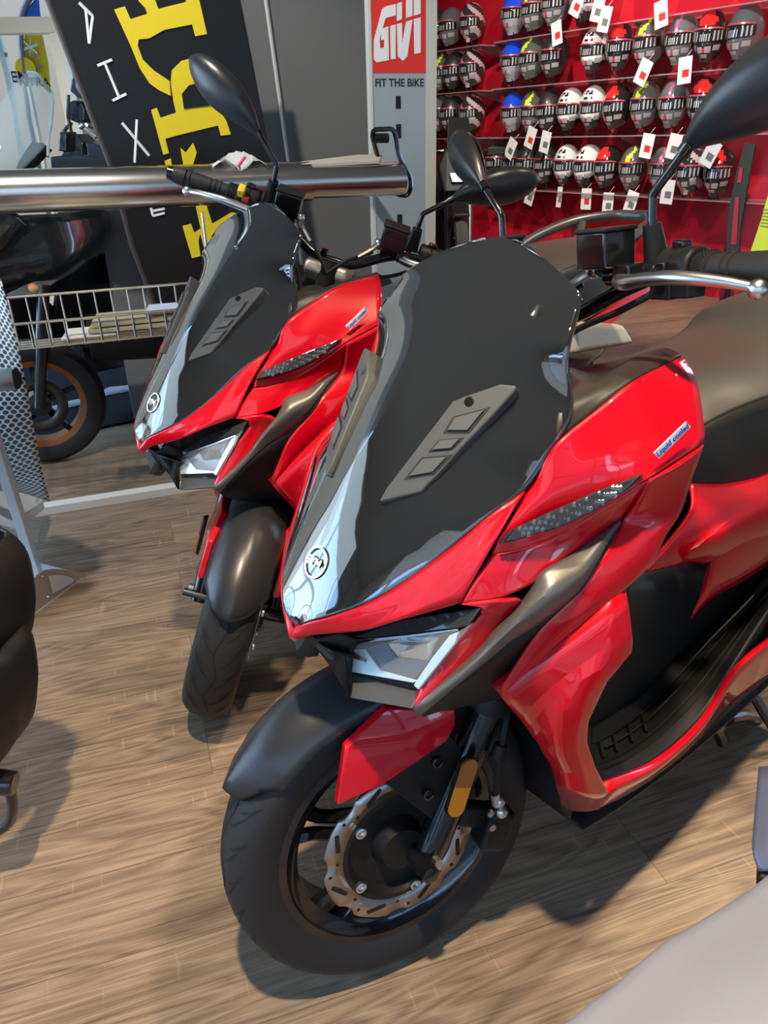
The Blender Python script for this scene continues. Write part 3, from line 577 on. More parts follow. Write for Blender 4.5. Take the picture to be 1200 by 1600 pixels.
    obj('silencer', MB().tube([(-.95, -.15, .30), (-1.1, -.17, .33), (-1.5, -.17, .42), (-1.72, -.16, .50)], [.03, .055, .062, .05], 16, smooth=14), BLKG, root)
    mb = MB().tube([(-.90, .10, .25), (-.93, .17, .12), (-.96, .245, .012)], .012, 8, smooth=6); mb.box((-.965, .255, .012), (.06, .05, .014))
    obj('side_stand', mb, BLKG, root)
    mb = MB()
    mb.tube([(-0.7210,0.1600,0.1979), (-0.7874,0.1600,0.1116), (-0.8011,0.1700,0.0743)], .016, 8, smooth=6); mb.tube([(-0.7975,0.1500,0.1205), (-0.9246,0.1500,0.0623), (-1.1517,0.1400,-0.0898)], .013, 8)
    obj('centre_stand', mb, BLKG, root)

    # ==================== steered parts
    obj('front_tyre', tyre(MB(), WC, .268, .058, .19), [RUB, GROOVE], root)
    fw = obj('front_wheel', (lambda m: (wheel_rim(m, WC), m)[1])(MB()), BLKG, root)
    obj('valve', MB().tube([WC+Vector((math.cos(2.85), 0, math.sin(2.85)))*.16+Vector((0, .0, 0)), WC+Vector((math.cos(2.85)*.14, .02, math.sin(2.85)*.14))], .005, 8), BLKG, fw)
    # disc
    yd = .063; dc = WC+Vector((0, yd, 0)); NA = 200; outer = []; inner = []
    for i in range(NA):
        a = 2*math.pi*i/NA; ph = (a*8/(2*math.pi)) % 1
        ro = .130-.0075*max(0, math.sin(math.pi*min(1, ph/.35)))**.7*(ph < .35)
        outer.append((math.cos(a)*ro, 0, math.sin(a)*ro)); inner.append((math.cos(a)*.098, 0, math.sin(a)*.098))
    mb = MB(); mb.grid([[dc+V(p) for p in inner], [dc+V(p) for p in outer]], True)
    bd_ = obj('brake_disc', mb, STEEL, root, solid=.004)
    for k in range(8):
        a = 2*math.pi*(k+.62)/8; t_ = Vector((-math.sin(a), 0, math.cos(a))); r_ = Vector((math.cos(a), 0, math.sin(a)))
        d_ = (t_*.9+r_*.42).normalized(); n2 = Vector((d_.z, 0, -d_.x)); c_ = dc+r_*.114+Vector((0, .0021, 0)); poly = []
        for i in range(12):
            b = math.pi*2*i/12; poly.append(c_+d_*(.013 if math.cos(b) > 0 else -.013)*(1 if abs(math.cos(b)) > .01 else 0)+d_*.004*math.cos(b)+n2*.004*math.sin(b))
        obj('disc_slot', MB().prism(poly, (0, .0006, 0)), DARK, bd_, False)
        for da, rr in ((.28, .120), (.45, .107)):
            obj('disc_hole', MB().lathe([(.0021, .0), (.0027, .0), (.0027, .0028), (.0021, .0028)], dc+Vector((math.cos(a+da), 0, math.sin(a+da)))*rr, n=10), DARK, bd_, False)
    hb = obj('disc_carrier', MB().lathe([(-.02, 0), (-.02, .098), (.0015, .0985), (.002, .09), (-.012, .08), (-.014, .045), (.012, .035), (.012, 0)], dc, n=48), BLK, bd_)
    for k in range(5):
        a = 2*math.pi*k/5+.75; p = dc+Vector((math.cos(a)*.086, .002, math.sin(a)*.086))
        obj('disc_bolt', MB().lathe([(0, .009), (.006, .009), (.007, .0065), (.003, .006), (.003, 0)], p, n=14), ALU, bd_)
    # fender
    rows = []
    for i in range(26):
        a = R(36+92*i/25); t = i/25
        hw = .070*min(1, (.12+t*5.5)**.55 if t < .16 else 1)
        rr = []
        for j in range(17):
            b = -1+j/8; drop = .045*abs(b)**2.6*(1 if t > .1 else .5)
            r_ = .300-drop-.010*(1-t)**3; cr_ = .006*(1-abs(b))**1.5
            rr.append(WC+Vector((math.cos(a)*(r_+cr_), hw*b, math.sin(a)*(r_+cr_))))
        rows.append(rr)
    obj('front_fender', MB().grid(rows), FEND, root, solid=.004)
    for s in (1, -1):
        y = s*.088
        lg = obj('fork_leg', MB().tube([(-.245, y, .66), (-.165, y, .49), (-.158, y, .475)], [.019]*3, 16), BLKG, root)
        obj('fork_slider', MB().tube([(-.165, y, .492), (-.155, y, .470), (-.06, y, .30), (-.022, y, .235)], [.030, .025, .026, .022], 18), BLKG, lg)
        obj('fork_seal', MB().tube([(-.17, y, .502), (-.158, y, .476)], .031, 18), BLK, lg)
        obj('pinch_bolt', MB().lathe([(0, .008), (.012*s, .008), (.012*s, 0)], (-.035, y+.022*s, .262), n=6), ALU, lg, False)
        # red cover
        o_ = mir([(0.0049,0.0800,0.5356), (-0.0987,0.0980,0.5048), (-0.0939,0.1030,0.4814), (-0.0764,0.1080,0.4644), (0.0256,0.1000,0.4264), (0.1019,0.0920,0.4155), (0.0766,0.0900,0.5042)], s)
        i_ = [Vector((p.x, p.y-s*.014, p.z)) for p in o_]
        mb = MB(); ctr_ = sum(o_, Vector())/7+Vector((0, .012*s, .006))
        mb.add(o_+[ctr_]+i_, [(i, (i+1) % 7, 7) for i in range(7)]+[(i, (i+1) % 7, (i+1) % 7+8, i+8) for i in range(7)]+[tuple(range(14, 7, -1))])
        obj('fork_cover', mb, RED, root, bevel=.003, ang=25)
        br = mir([(0.0236,0.0940,0.4189), (-0.0864,0.1000,0.4632), (-0.1158,0.1000,0.4041), (-0.0432,0.0960,0.3248)], s)
        fb_ = obj('fender_bracket', MB().prism(br, (0, -.008*s, 0)), BLK, root, bevel=.002)
        for (u_) in mir([(-0.0567,0.1030,0.4315), (-0.0368,0.1030,0.3816)], s): obj('bracket_bolt', MB().lathe([(0, .0095), (.004*s, .009), (.005*s, .006), (.002*s, .005), (.002*s, 0)], u_, n=14), BLKG, fb_)
        # reflector
        p0, p1 = mir([(-0.0976,0.1260,0.4200), (-0.0704,0.1260,0.3567)], s)
        d_ = (p0-p1); L_ = d_.length; d_.normalize(); n2 = Vector((d_.z, 0, -d_.x))
        def capsule(c0, c1, r, a0_, a1_):
            ps = []
            for i in range(13): b = math.pi*i/12; ps.append(c0+(n2*math.cos(b)+d_*math.sin(b))*r if a0_ else c0+n2*(r*(1-2*i/12)))
            for i in range(13): b = math.pi+math.pi*i/12; ps.append(c1+(n2*math.cos(b)+d_*math.sin(b))*r if a1_ else c1+n2*(-r+2*r*i/12))
            return ps
        rf = obj('fork_reflector', MB().prism([q+Vector((0, -.006*s, 0)) for q in capsule(p0, p1, .0165, 1, 1)], (0, .005*s, 0)), BLK, root, False); m_ = p0.lerp(p1, .48)
        obj('reflector_lens', MB().prism(capsule(p0, m_, .0138, 1, 0), (0, .004*s, 0)), AMBD, rf, False)
        obj('reflector_lens', MB().prism(capsule(m_, p1, .0138, 0, 1), (0, .004*s, 0)), AMB, rf, False)
    mb = MB().tube([(WC.x-.018, -.13, WC.z-.012), (WC.x-.018, .125, WC.z-.012)], .0095, 12); mb.lathe([(.0, .016), (.020, .016), (.022, .010), (.022, 0)], (WC.x-.018, .112, WC.z-.012), n=6)
    mb.tube([(WC.x-.018, .04, WC.z-.012), (WC.x-.018, .112, WC.z-.012)], .016, 14)
    obj('axle', mb, BLKG, root, ang=25)
    # caliper
    mb = MB(); c0 = V((-0.1509,0.0950,0.2594)); mb.box(c0, (.050, .045, .072), Matrix.Rotation(R(-28), 3, 'Y')); mb.box(c0+Vector((.03, -.012, .03)), (.06, .03, .04), Matrix.Rotation(R(-28), 3, 'Y'))
    cp = obj('brake_caliper', mb, BLK, root, bevel=.010)
    mb = MB()
    for p in ((-0.1291,0.1250,0.3185), (-0.1308,0.1250,0.2901)): mb.lathe([(0, .006), (.004, .006), (.004, 0)], p, n=12)
    mb.ball((-0.1530,0.1200,0.3059), .011, 10, 8); mb.ball((-0.1519,0.1180,0.3250), .010, 10, 8); mb.tube([(-0.1446,0.1180,0.3432), (-0.1468,0.1180,0.3198)], .007, 8)
    obj('caliper_fitting', mb, ALU, cp)
    hs = obj('brake_hose', MB().tube([(-0.1466,0.1180,0.3361), (-0.1520,0.1200,0.3899), (-0.1627,0.1200,0.4328), (-0.1795,0.1100,0.4666), (-0.2039,0.0900,0.4922)], .0052, 8, smooth=16), BLK, root)
    obj('hose_clamp', MB().tube([(-0.1532,0.1200,0.4108), (-0.1602,0.1200,0.4303)], [.013, .010], 12), BLK, hs)
    # ---- handlebar
    obj('handlebar', MB().tube([(-.404, -.37, 1.097), (-.406, -.22, 1.099), (-.398, -.13, 1.078), (-.37, -.05, 1.040), (-.365, 0, 1.035), (-.37, .05, 1.040), (-.398, .13, 1.078), (-.406, .22, 1.099), (-.404, .37, 1.097)], .0112, 14, smooth=50), BLKG, root)
    hc = obj('handlebar_cover', MB().prism([(-.345, -.05, .985), (-.335, -.06, 1.01), (-.35, -.055, 1.03), (-.46, -.05, 1.015), (-.475, -.04, .985)], (0, .10, 0)), SILV, root, bevel=.008)
    obj('steering_stem', MB().tube([(-.36, 0, 1.03), (-.30, 0, .90)], .022, 14), BLK, hc)
    obj('clamp_bolt', MB().tube([(-.36, -.02, 1.045), (-.36, -.02, 1.06)], .008, 8), BLKG, hc)
    for s in (1, -1):
        def P(x, y, z): return Vector((x, y*s, z))
        gr = MB(); prof = [(.242, .0195), (.262, .021), (.264, .0165), (.278, .0165), (.279, .0185), (.284, .0185), (.285, .0165), (.289, .0165), (.290, .0185), (.295, .0185), (.296, .0165), (.300, .0165), (.301, .018), (.345, .0182), (.347, .0205), (.352, .0205), (.353, .016), (.357, .016), (.358, .019), (.375, .0185), (.394, .013), (.395, 0)]
        gr.lathe([(a*s, r_) for a, r_ in prof], (-.405, 0, 1.098), n=28); g_ = obj('grip', gr, RUB, root)
        kn = MB()
        for i in range(7):
            for j in range(28): a = 2*math.pi*(j+.5*(i % 2))/28; kn.box((-.405+.0213*math.cos(a), s*(.2445+.0026*i), 1.098+.0213*math.sin(a)), (.0016, .0015, .0016))
        obj('grip_knurl', kn, RUB, g_, False)
        obj('bar_end', MB().lathe([(.386*s, .0), (.386*s, .0155), (.398*s, .0135), (.400*s, 0)], (-.405, 0, 1.098), n=20), BLKG, g_)
        sw = MB().lathe([(.188*s, 0), (.188*s, .024), (.192*s, .027), (.238*s, .027), (.242*s, .024), (.242*s, 0)], (-.405, 0, 1.0985), n=26); sw.box(P(-.392, .205, 1.082), (.034, .034, .036)); sw.box(P(-.392, .235, 1.080), (.03, .028, .028))
        sh = obj('switch_housing', sw, BLK, root, bevel=.002)
        obj('switch_button', MB().box(P(-.402, .214, 1.128), (.016, .020, .010)), BLKG, sh, bevel=.003)
        obj('switch_button', MB().box(P(-.3685, .216, 1.104), (.008, .015, .013)), REDP if s < 0 else BLKG, sh, bevel=.002)
        obj('switch_rib', MB().lathe([(.212*s, .0275), (.2135*s, .0282), (.215*s, .0275)], (-.405, 0, 1.0985), n=26), BLKG, sh)
        if s < 0: obj('switch_label', MB().box(P(-.375, .228, 1.118), (.022, .016, .022), Matrix.Rotation(R(40), 3, 'Y')), YEL, sh, bevel=.003)
        rb = MB().box(P(-.362, .122, 1.128), (.052, .056, .046)); r_ = obj('brake_reservoir', rb, BLKG, root, bevel=.003)
        obj('reservoir_lid', MB().box(P(-.362, .122, 1.153), (.056, .060, .006)), BLK, r_, bevel=.002)
        mb = MB().tube([P(-.385, .10, 1.092), P(-.390, .19, 1.096)], .013, 12); mb.box(P(-.375, .155, 1.094), (.035, .03, .03)); obj('master_cylinder', mb, BLKG, r_, bevel=.003)
        mb = MB().tube([P(-.372, .085, 1.102), P(-.37, .104, 1.102)], .010, 12); mb.tube([P(-.37, .092, 1.102), P(-.35, .080, 1.09), P(-.33, .055, 1.07)], .006, 8, smooth=8); mb.ball(P(-.368, .092, 1.102), .012, 10, 8)
        obj('banjo_fitting', mb, ALU, r_)
        lv = obj('brake_lever', MB().tube([P(-.360, .150, 1.088), P(-.350, .175, 1.088), P(-.346, .215, 1.092), P(-.346, .262, 1.094), P(-.362, .310, 1.088), P(-.378, .340, 1.080)], [.010, .010, .0085, .0085, .007, .006], 12, smooth=26), ALU, root)
        obj('lever_ball', MB().ball(P(-.380, .345, 1.078), .0115), ALU, lv)
        bt = obj('mirror_stem', MB().tube([P(-.408, .168, 1.100), P(-.397, .168, 1.154)], [.017, .0115], 16), BLK, root)
        obj('stem_rod', MB().tube([P(-.397, .168, 1.148), P(-.397, .168, 1.184), P(-.397, .170, 1.190), P(-.399, .215, 1.231), P(-.400, .228, 1.243)], .0058, 10), BLKG, bt)
        obj('ball_joint', MB().tube([P(-.399, .214, 1.230), P(-.400, .224, 1.240)], .0085, 10), BLKG, bt)
        secs = [(-.400, .222, 1.239, .008, .008), (-.404, .234, 1.249, .017, .014), (-.410, .252, 1.260, .027, .022), (-.418, .280, 1.273, .038, .029), (-.428, .312, 1.286, .044, .032), (-.438, .345, 1.299, .043, .030), (-.450, .372, 1.311, .034, .024), (-.458, .392, 1.320, .021, .015), (-.462, .400, 1.324, .004, .004)]
        rows = []
        for x, y, z, hz, hx in secs:
            rr = []
            for i in range(28):
                a = 2*math.pi*i/28; cx, cz = math.cos(a), math.sin(a)
                dx = hx*1.3*max(cx, 0)+hx*.35*min(cx, 0)
                rr.append(P(x+dx-hx*.25+.012*cz*hz/.044, y-.32*hz*cz, z+hz*cz*.95))
            rows.append(rr)
        mb = MB().grid(rows, True)
        mh = obj('mirror', mb, FEND, root, sub=1)
        gl = []
        for x, y, z, hz, hx in secs[2:-1]:
            gl.append([P(x-hx*.62-.001+.012*cz*hz/.044, y-.32*hz*cz, z+hz*cz*.95) for cz in (-.85, -.4, 0, .4, .85)])
        obj('mirror_glass', MB().grid(gl), MIRR, mh, solid=.001)
        obj('cable', MB().tube([P(-.385, .195, 1.075), P(-.36, .15, 1.05), P(-.34, .10, 1.03), P(-.30, .06, 1.00), P(-.25, .04, .96)], .0045, 8, smooth=18), BLK, root)
        obj('cable', MB().tube([P(-.355, .085, 1.085), P(-.33, .055, 1.07), P(-.30, .03, 1.06), P(-.28, .0, 1.03)], .004, 8, smooth=14), BLK, root)

def place(root, P, lean):
    root.location = (P[0], P[1], 0); root.rotation_euler = (-lean, 0, P[2])
    m = steer_m(P[3])
    for ch in root.children:
        if ch.name.split('.')[0] in STEER: ch.matrix_basis = m
LEAN = -0.02955
sc = empty('scooter', (0, 0, 0), 'red and black scooter in the foreground with its brake disc in full view', 'scooter', 'red scooters parked side by side')
build_scooter(sc)
sc2 = copy_tree(sc)
sc2['label'] = 'candy red and black scooter parked behind the nearer one, front wheel turned towards the camera'
place(sc, (-0.0030,0.8771,-2.47051,-0.25606), LEAN); place(sc2, (-0.3916,1.5581,-2.41078,0.88157), LEAN)

# ------------------------------------------------------------------ helmets on the red wall
HS = {}
def helmet_proto(style):
    c1, c2, kind = style
    k = (c1, c2, kind)
    if k in HS: return HS[k]
    sh = mat('helmet_'+kind+'_shell', c1, .12 if kind != 'matt' else .4, 0, .8, cr=.05); ac = mat('helmet_'+kind+'_accent', c2, .15, 0, .6)
    film = mat('visor_film', (.42, .40, .40), .12, .1, .8); vis = mat('visor_black', (.012, .012, .014), .06, 0, 1.)
    root = bpy.data.objects.new('full_face_helmet', None); COL.objects.link(root); root.empty_display_size = .1
    def pt(th, ph, d=0):                 # th azimuth from the front (-Y), ph elevation
        cx = math.cos(ph); x = .118*math.sin(th)*cx; y = -math.cos(th)*cx*(.140 if abs(th) < math.pi/2 else .145); z = .150*math.sin(ph)
        if ph < 0:
            f = 1+.15*ph; x *= f
            if abs(th) < 1.3: y -= .020*math.cos(th)*math.sin(min(1, -ph/.6)*math.pi/2)*math.cos(th)
        if ph < -.95: z = -.122-(.02*math.cos(th)); 
        n_ = Vector((math.sin(th)*cx, -math.cos(th)*cx, math.sin(ph)))
        return Vector((x, y, z))+n_*d
    N, M_ = 32, 20
    mb = MB(); phs = [math.pi/2-.001-(math.pi/2+.95)*i/M_ for i in range(M_+1)]
    for i in range(M_):
        for j in range(N):
            t0, t1 = -math.pi+2*math.pi*j/N, -math.pi+2*math.pi*(j+1)/N; ph = (phs[i]+phs[i+1])/2; tc_ = (t0+t1)/2
            if kind == 'white': a = (abs(tc_) < .35 and (.38 < ph < .62 or .75 < ph < .98) and (j+i) % 3 != 0) or ph < -.50
            elif kind == 'blue': a = ph < .05 and abs(tc_) < 1.5
            elif kind == 'redtop': a = (abs(tc_) < .75-.5*abs(ph-.75) and .38 < ph < 1.15) 
            elif kind == 'lime': a = (.0 < tc_-.1+.35*math.sin(ph*4) < .42 and ph > .35)
            elif kind == 'pink': a = (-.15 < tc_-.3*ph < .05 and ph > .30)
            elif kind == 'race': a = (math.sin(tc_*4+ph*7) > .35)
            else: a = False
            mb.cur = 1 if a else 0
            mb.add([pt(t0, phs[i]), pt(t1, phs[i]), pt(t1, phs[i+1]), pt(t0, phs[i+1])], [(0, 1, 2, 3)])
    obj('shell', mb, [sh, ac], root)
    # visor wraps around the front
    rows = [[pt(-1.25+2.5*j/18, ph*(1-.25*abs(-1+j/9)**3)+.02, .004) for j in range(19)] for ph in (.30, .2, .1, 0, -.1, -.2)]
    obj('visor', MB().grid(rows), vis, root, solid=.002)
    # printed protective film pieces and chin intakes
    mb = MB(); mb.cur = 0
    rows = [[pt(-1.2+2.4*j/18, ph*(1-.25*abs(-1+j/9)**3)+.02, .0075) for j in range(19)] for ph in (.34, .30, .27)]
    mb.grid(rows); obj('visor_stripe', mb, mat('visor_stripe_pink', (.45, .06, .09), .3), root)
    mb = MB()
    for a in (-.95, -.72, -.5, -.25, -.12, .0, .12, .28, .55, .78, 1.0):
        w_ = .05 if abs(a) > .4 else .035
        mb.grid([[pt(a-w_, .20-.3*(abs(a) < .3)*.3, .0075), pt(a+w_, .22-.3*(abs(a) < .3)*.3, .0075)], [pt(a-w_, -.14, .0075), pt(a+w_, -.12, .0075)]])
    obj('visor_film_print', mb, film, root)
    mb = MB()
    for a0, a1, p0, p1 in ((-.5, -.08, -.34, -.60), (.08, .5, -.34, -.60), (-1.1, -.62, -.30, -.52), (.62, 1.1, -.30, -.52), (-.3, .3, -.66, -.85)):
        mb.grid([[pt(a0+(a1-a0)*i/4, p0+(p1-p0)*j/3, .002) for i in range(5)] for j in range(4)])
    obj('chin_guard_print', mb, mat('helmet_chin_grey', (.36, .35, .36), .3, .1, .5), root)
    mb = MB(); mb.grid([[pt(-.10+.2*i/3, -.38-.2*j/3, .004) for i in range(4)] for j in range(4)])
    obj('round_sticker', mb, mat('sticker_red', (.55, .02, .04), .4), root)
    mb = MB().tube([pt(.5, -.93), Vector((.04, -.06, -.165)), Vector((.01, -.05, -.18)), Vector((-.03, -.06, -.165)), pt(-.5, -.93)], .006, 6, smooth=10)
    obj('chin_strap', mb, BLK, root)
    HS[k] = root; return root
ST = dict(white=((.72, .71, .66), (.02, .02, .02), 'white'), blue=((.01, .07, .62), (.30, .30, .33), 'blue'), red=((.016, .014, .014), (.75, .02, .02), 'redtop'),
          lime=((.085, .09, .09), (.62, .75, .03), 'lime'), pink=((.11, .115, .12), (.75, .08, .25), 'pink'), black=((.02, .02, .022), (.02, .02, .02), 'matt'),
          grey=((.10, .10, .11), (.1, .1, .1), 'gray'), race=((.03, .028, .03), (.55, .40, .40), 'race'))
NAMES = dict(white='white helmet with black square marks', blue='bright blue helmet', red='black helmet with red brow patch',
             lime='dark grey helmet with lime flash', pink='grey helmet with pink flash', black='plain black full face helmet', grey='dark grey full face helmet', race='black and pale red striped helmet')
ROWN = ['top visible row', 'second row down', 'third row down', 'bottom row']
ORD = ['leftmost', 'second', 'third', 'fourth', 'fifth', 'sixth', 'seventh', 'eighth', 'ninth', 'tenth', 'eleventh', 'twelfth', 'thirteenth']
ROWS = [
 (2.26, [((688,40), 'black'), ((706,36), 'grey'), ((738,28), 'race'), ((804,14), 'blue'), ((838,4), 'lime'), ((870,-12), 'grey'), ((915,-14), 'white')]),
 (1.875, [((692,108), 'lime'), ((712,106), 'black'), ((738,102), 'race'), ((803,85), 'blue'), ((834,79), 'lime'), ((868,74), 'black'), ((931,65), 'white'), ((971,58), 'red'), ((1018,50), 'lime'), ((1068,46), 'pink'), ((1113,42), 'red'), ((1168,34), 'grey')]),
 (1.455, [((690,162), 'grey'), ((708,162), 'black'), ((738,165), 'race'), ((803,168), 'blue'), ((832,166), 'lime'), ((861,164), 'black'), ((893,161), 'white'), ((928,157), 'white'), ((968,156), 'red'), ((1011,151), 'lime'), ((1055,151), 'pink'), ((1101,148), 'red')]),
 (1.00, [((778,238), 'black'), ((802,238), 'black'), ((828,242), 'black'), ((856,243), 'black'), ((886,247), 'white'), ((921,249), 'white'), ((952,251), 'red'), ((991,255), 'lime'), ((1037,259), 'pink'), ((1083,265), 'race'), ((1126,268), 'red')])]
import re as _re
HPOS = [[(3.6514,0.2000,2.2775), (3.4627,0.2000,2.2801), (3.1437,0.2000,2.2892), (2.5444,0.2000,2.2939), (2.2643,0.2000,2.3096), (2.0194,0.2000,2.3545), (1.6871,0.2000,2.3208)],
 [(3.6010,0.2000,1.8849), (3.3887,0.2000,1.8819), (3.1252,0.2000,1.8860), (2.5244,0.2000,1.9320), (2.2622,0.2000,1.9413), (1.9902,0.2000,1.9431), (1.5260,0.2000,1.9450), (1.2562,0.2000,1.9520), (0.9602,0.2000,1.9586), (0.6646,0.2000,1.9462), (0.4165,0.2000,1.9375), (0.1362,0.2000,1.9396)],
 [(3.6167,0.2000,1.5654), (3.4209,0.2000,1.5578), (3.1088,0.2000,1.5282), (2.4895,0.2000,1.4887), (2.2372,0.2000,1.4903), (1.9976,0.2000,1.4918), (1.7473,0.2000,1.4974), (1.4891,0.2000,1.5067), (1.2094,0.2000,1.4997), (0.9306,0.2000,1.5107), (0.6599,0.2000,1.4985), (0.3974,0.2000,1.4995)],
 [(2.6921,0.2000,1.0971), (2.4679,0.2000,1.0978), (2.2338,0.2000,1.0762), (1.9949,0.2000,1.0721), (1.7496,0.2000,1.0523), (1.4799,0.2000,1.0442), (1.2534,0.2000,1.0362), (0.9825,0.2000,1.0195), (0.6835,0.2000,1.0043), (0.4023,0.2000,0.9810), (0.1576,0.2000,0.9722)]]
SHELFM = mat('shelf_clear', (.55, .35, .36), .12, 0, .6, alpha=.5)
faceZ = math.atan2(WN.y, WN.x)+math.pi/2
used = set()
for ri, (z0, row) in enumerate(ROWS):
    for ci, (px, st) in enumerate(row):
        s_, o_, z_ = HPOS[ri][ci]; z_ = z0+.35*(z_-z0)
        pr_ = helmet_proto(ST[st])
        if st not in used: h = pr_; used.add(st)
        else: h = copy_tree(pr_)
        h.location = ww(s_, .20, z_-.02); tw = ((ci*37+ri*13) % 7-3)*.07
        h.rotation_euler = (R(6), 0, faceZ+tw+.18); h.scale = (.98, 1.04, 1.14)
        tag(h, NAMES[st]+', %s from left in %s' % (ORD[ci], ROWN[ri]), 'helmet', 'helmets on the red wall')
    zs = z0-.232
    for (sa, sb) in ((-.6, 2.66), (2.86, 3.9)):
        if ri == 3 and sa > 2: continue
        mb = MB().prism([ww(sa, .02, zs), ww(sb, .02, zs), ww(sb, .34, zs), ww(sa, .34, zs)], (0, 0, .010))
        sf = obj('wall_shelf', mb, SHELFM, smooth=False, bevel=.001)
        for q in (sa+.02, (sa+sb)/2, sb-.02): obj('bracket', MB().prism([ww(q, .01, zs), ww(q, .33, zs), ww(q, .33, zs-.02), ww(q, .01, zs-.10)], WD*.008), ALU, sf, False)
        tag(sf, 'clear shelf %s on the red wall carrying the %s of helmets' % ('on the left' if sa > 2 else 'on the right', ROWN[ri]), 'shelf', 'clear helmet shelves')
# price tags
PAPER = mat('tag_paper', (.80, .77, .74), .55)
TG = [((1.3370,0.4200,2.1430), 14, 'top visible row'), ((1.5615,0.4200,2.2041), 26, 'top visible row'), ((1.2542,0.4200,2.0650), 12, 'white helmet'), ((0.7143,0.4200,2.0391), -12, 'lime flashed helmet'), ((1.7696,0.4200,2.0197), -12, 'plain black helmet'), ((0.8181,0.4200,1.6704), 24, 'red brow helmet'), ((0.4406,0.4200,1.6581), -4, 'pink flashed helmet'), ((2.2705,0.4200,1.1379), 30, 'bottom row'), ((2.0124,0.4200,1.2280), 20, 'bottom row'), ((1.8211,0.4200,1.1899), 12, 'bottom row'),
      ((0.6986,0.4200,1.1558), 8, 'lime flashed helmet'), ((0.4462,0.4200,1.1508), 10, 'pink flashed helmet'), ((0.4490,0.4200,0.8276), 2, 'pink helmet'), ((1.7131,0.3000,0.7276), 4, 'row'), ((1.3861,0.3000,0.7261), -2, 'row'), ((1.1341,0.3000,0.7015), 0, 'row'), ((0.8885,0.3000,0.7238), 14, 'row'), ((2.0992,0.3000,0.7277), 16, 'row'), ((0.1197,0.4200,1.1032), 25, 'race')]
TW = ['above the top visible row', 'at the top edge above the white helmets', 'pinned to the topmost white helmet', 'hanging over the upper lime flashed helmet', 'with a red mark stuck on the upper plain black helmet', 'leaning between the red brow and lime flashed helmets', 'with a red mark over the middle pink flashed helmet', 'tilted over the leftmost bottom black helmets', 'with a red mark over the third bottom helmet', 'over the fourth bottom black helmet', 'with a red mark over the bottom lime flashed helmet', 'over the bottom pink flashed helmet', 'hanging under the bottom pink flashed helmet', 'hanging lowest below the bottom white helmets', 'with two panels hanging below the bottom white helmets', 'hanging straight below the bottom red brow helmet', 'tilted below the bottom lime flashed helmet', 'hanging at the left end below the bottom row', 'tucked between the last two bottom helmets']
MARK = {1, 4, 5, 6, 8, 10, 14, 3}
for i, ((s_, o_, z_), rot, _) in enumerate(TG):
    M3 = Matrix((WD*-1, Z, WN)).transposed() @ Matrix.Rotation(R(-rot), 3, 'Z')
    c_ = ww(s_, o_, z_); w_, h_ = (.058, .088) if i != 13 else (.03, .088)
    q = [c_+M3@Vector((x*w_, y*h_, 0)) for x, y in ((-1, -1), (1, -1), (1, 1), (-1, 1))]
    t = obj('price_tag', MB().prism(q, WN*.002), PAPER, smooth=False)
    q = [c_+WN*.003+M3@Vector((x*w_*.5+.01, y*h_*.28-.02, 0)) for x, y in ((-1, -1), (1, -1), (1, 1), (-1, 1))]
    obj('tag_print', MB().prism(q, WN*.0006), mat('tag_red', (.70, .03, .03), .5) if i in MARK else mat('tag_grey', (.16, .16, .15), .5), t, False)
    obj('tag_string', MB().tube([c_+M3@Vector((0, h_*.95, 0)), c_+M3@Vector((0, h_*.95, 0))+Z*.05+WN*-.06], .0015, 4), PAPER, t, False)
    tag(t, 'small white paper price tag '+TW[i], 'price tag', 'price tags on the helmets')

# ------------------------------------------------------------------ sign panel with red square
PF = mat('sign_panel_grey', (.36, .42, .44), .4); SRED = mat('sign_red', (.78, .035, .02), .4); SW = mat('sign_white', (.86, .87, .86), .4)
uL, uR = ((-0.0122,3.4875,1.7492)), ((0.2095,3.5651,1.7549))
gl_, gr_ = V((-0.0037,3.4905,1.6232)), V((0.2178,3.5680,1.5372)); gd = Vector((gr_.x-gl_.x, gr_.y-gl_.y, 0)); gw = gd.length; gd.normalize(); gn = Vector((gd.y, -gd.x, 0))
gb = Vector((gl_.x, gl_.y, 0))
pn = empty('sign_panel', gb+gd*gw/2, 'grey upright panel with red square logo and FIT THE BIKE lettering', 'sign')
def gp(u, z, o=0): return gb+gd*u+gn*o+Z*z-pn.location
obj('panel', MB().prism([gp(0, .02), gp(gw, .02), gp(gw, 2.3), gp(0, 2.3)], -gn*.03), PF, pn, False)
obj('panel_edge', MB().prism([gp(gw, .02, .004), gp(gw+.045, .02, .004), gp(gw+.045, 2.3, .004), gp(gw, 2.3, .004)], -gn*.06), OFFW, pn, False)
obj('panel_edge', MB().prism([gp(-.012, .02, .004), gp(0, .02, .004), gp(0, 2.3, .004), gp(-.012, 2.3, .004)], -gn*.04), OFFW, pn, False)
obj('panel_foot', MB().prism([gp(-.05, 0, .15), gp(gw+.1, 0, .15), gp(gw+.1, 0, -.2), gp(-.05, 0, -.2)], (0, 0, .02)), PF, pn, False)
zr0 = ((0.0005,3.4920,1.5055))[2]
rs = obj('red_square', MB().prism([gp(.004, zr0, .001), gp(gw-.004, zr0, .001), gp(gw-.004, zr0+.40, .001), gp(.004, zr0+.40, .001)], gn*.001), SRED, pn, False)
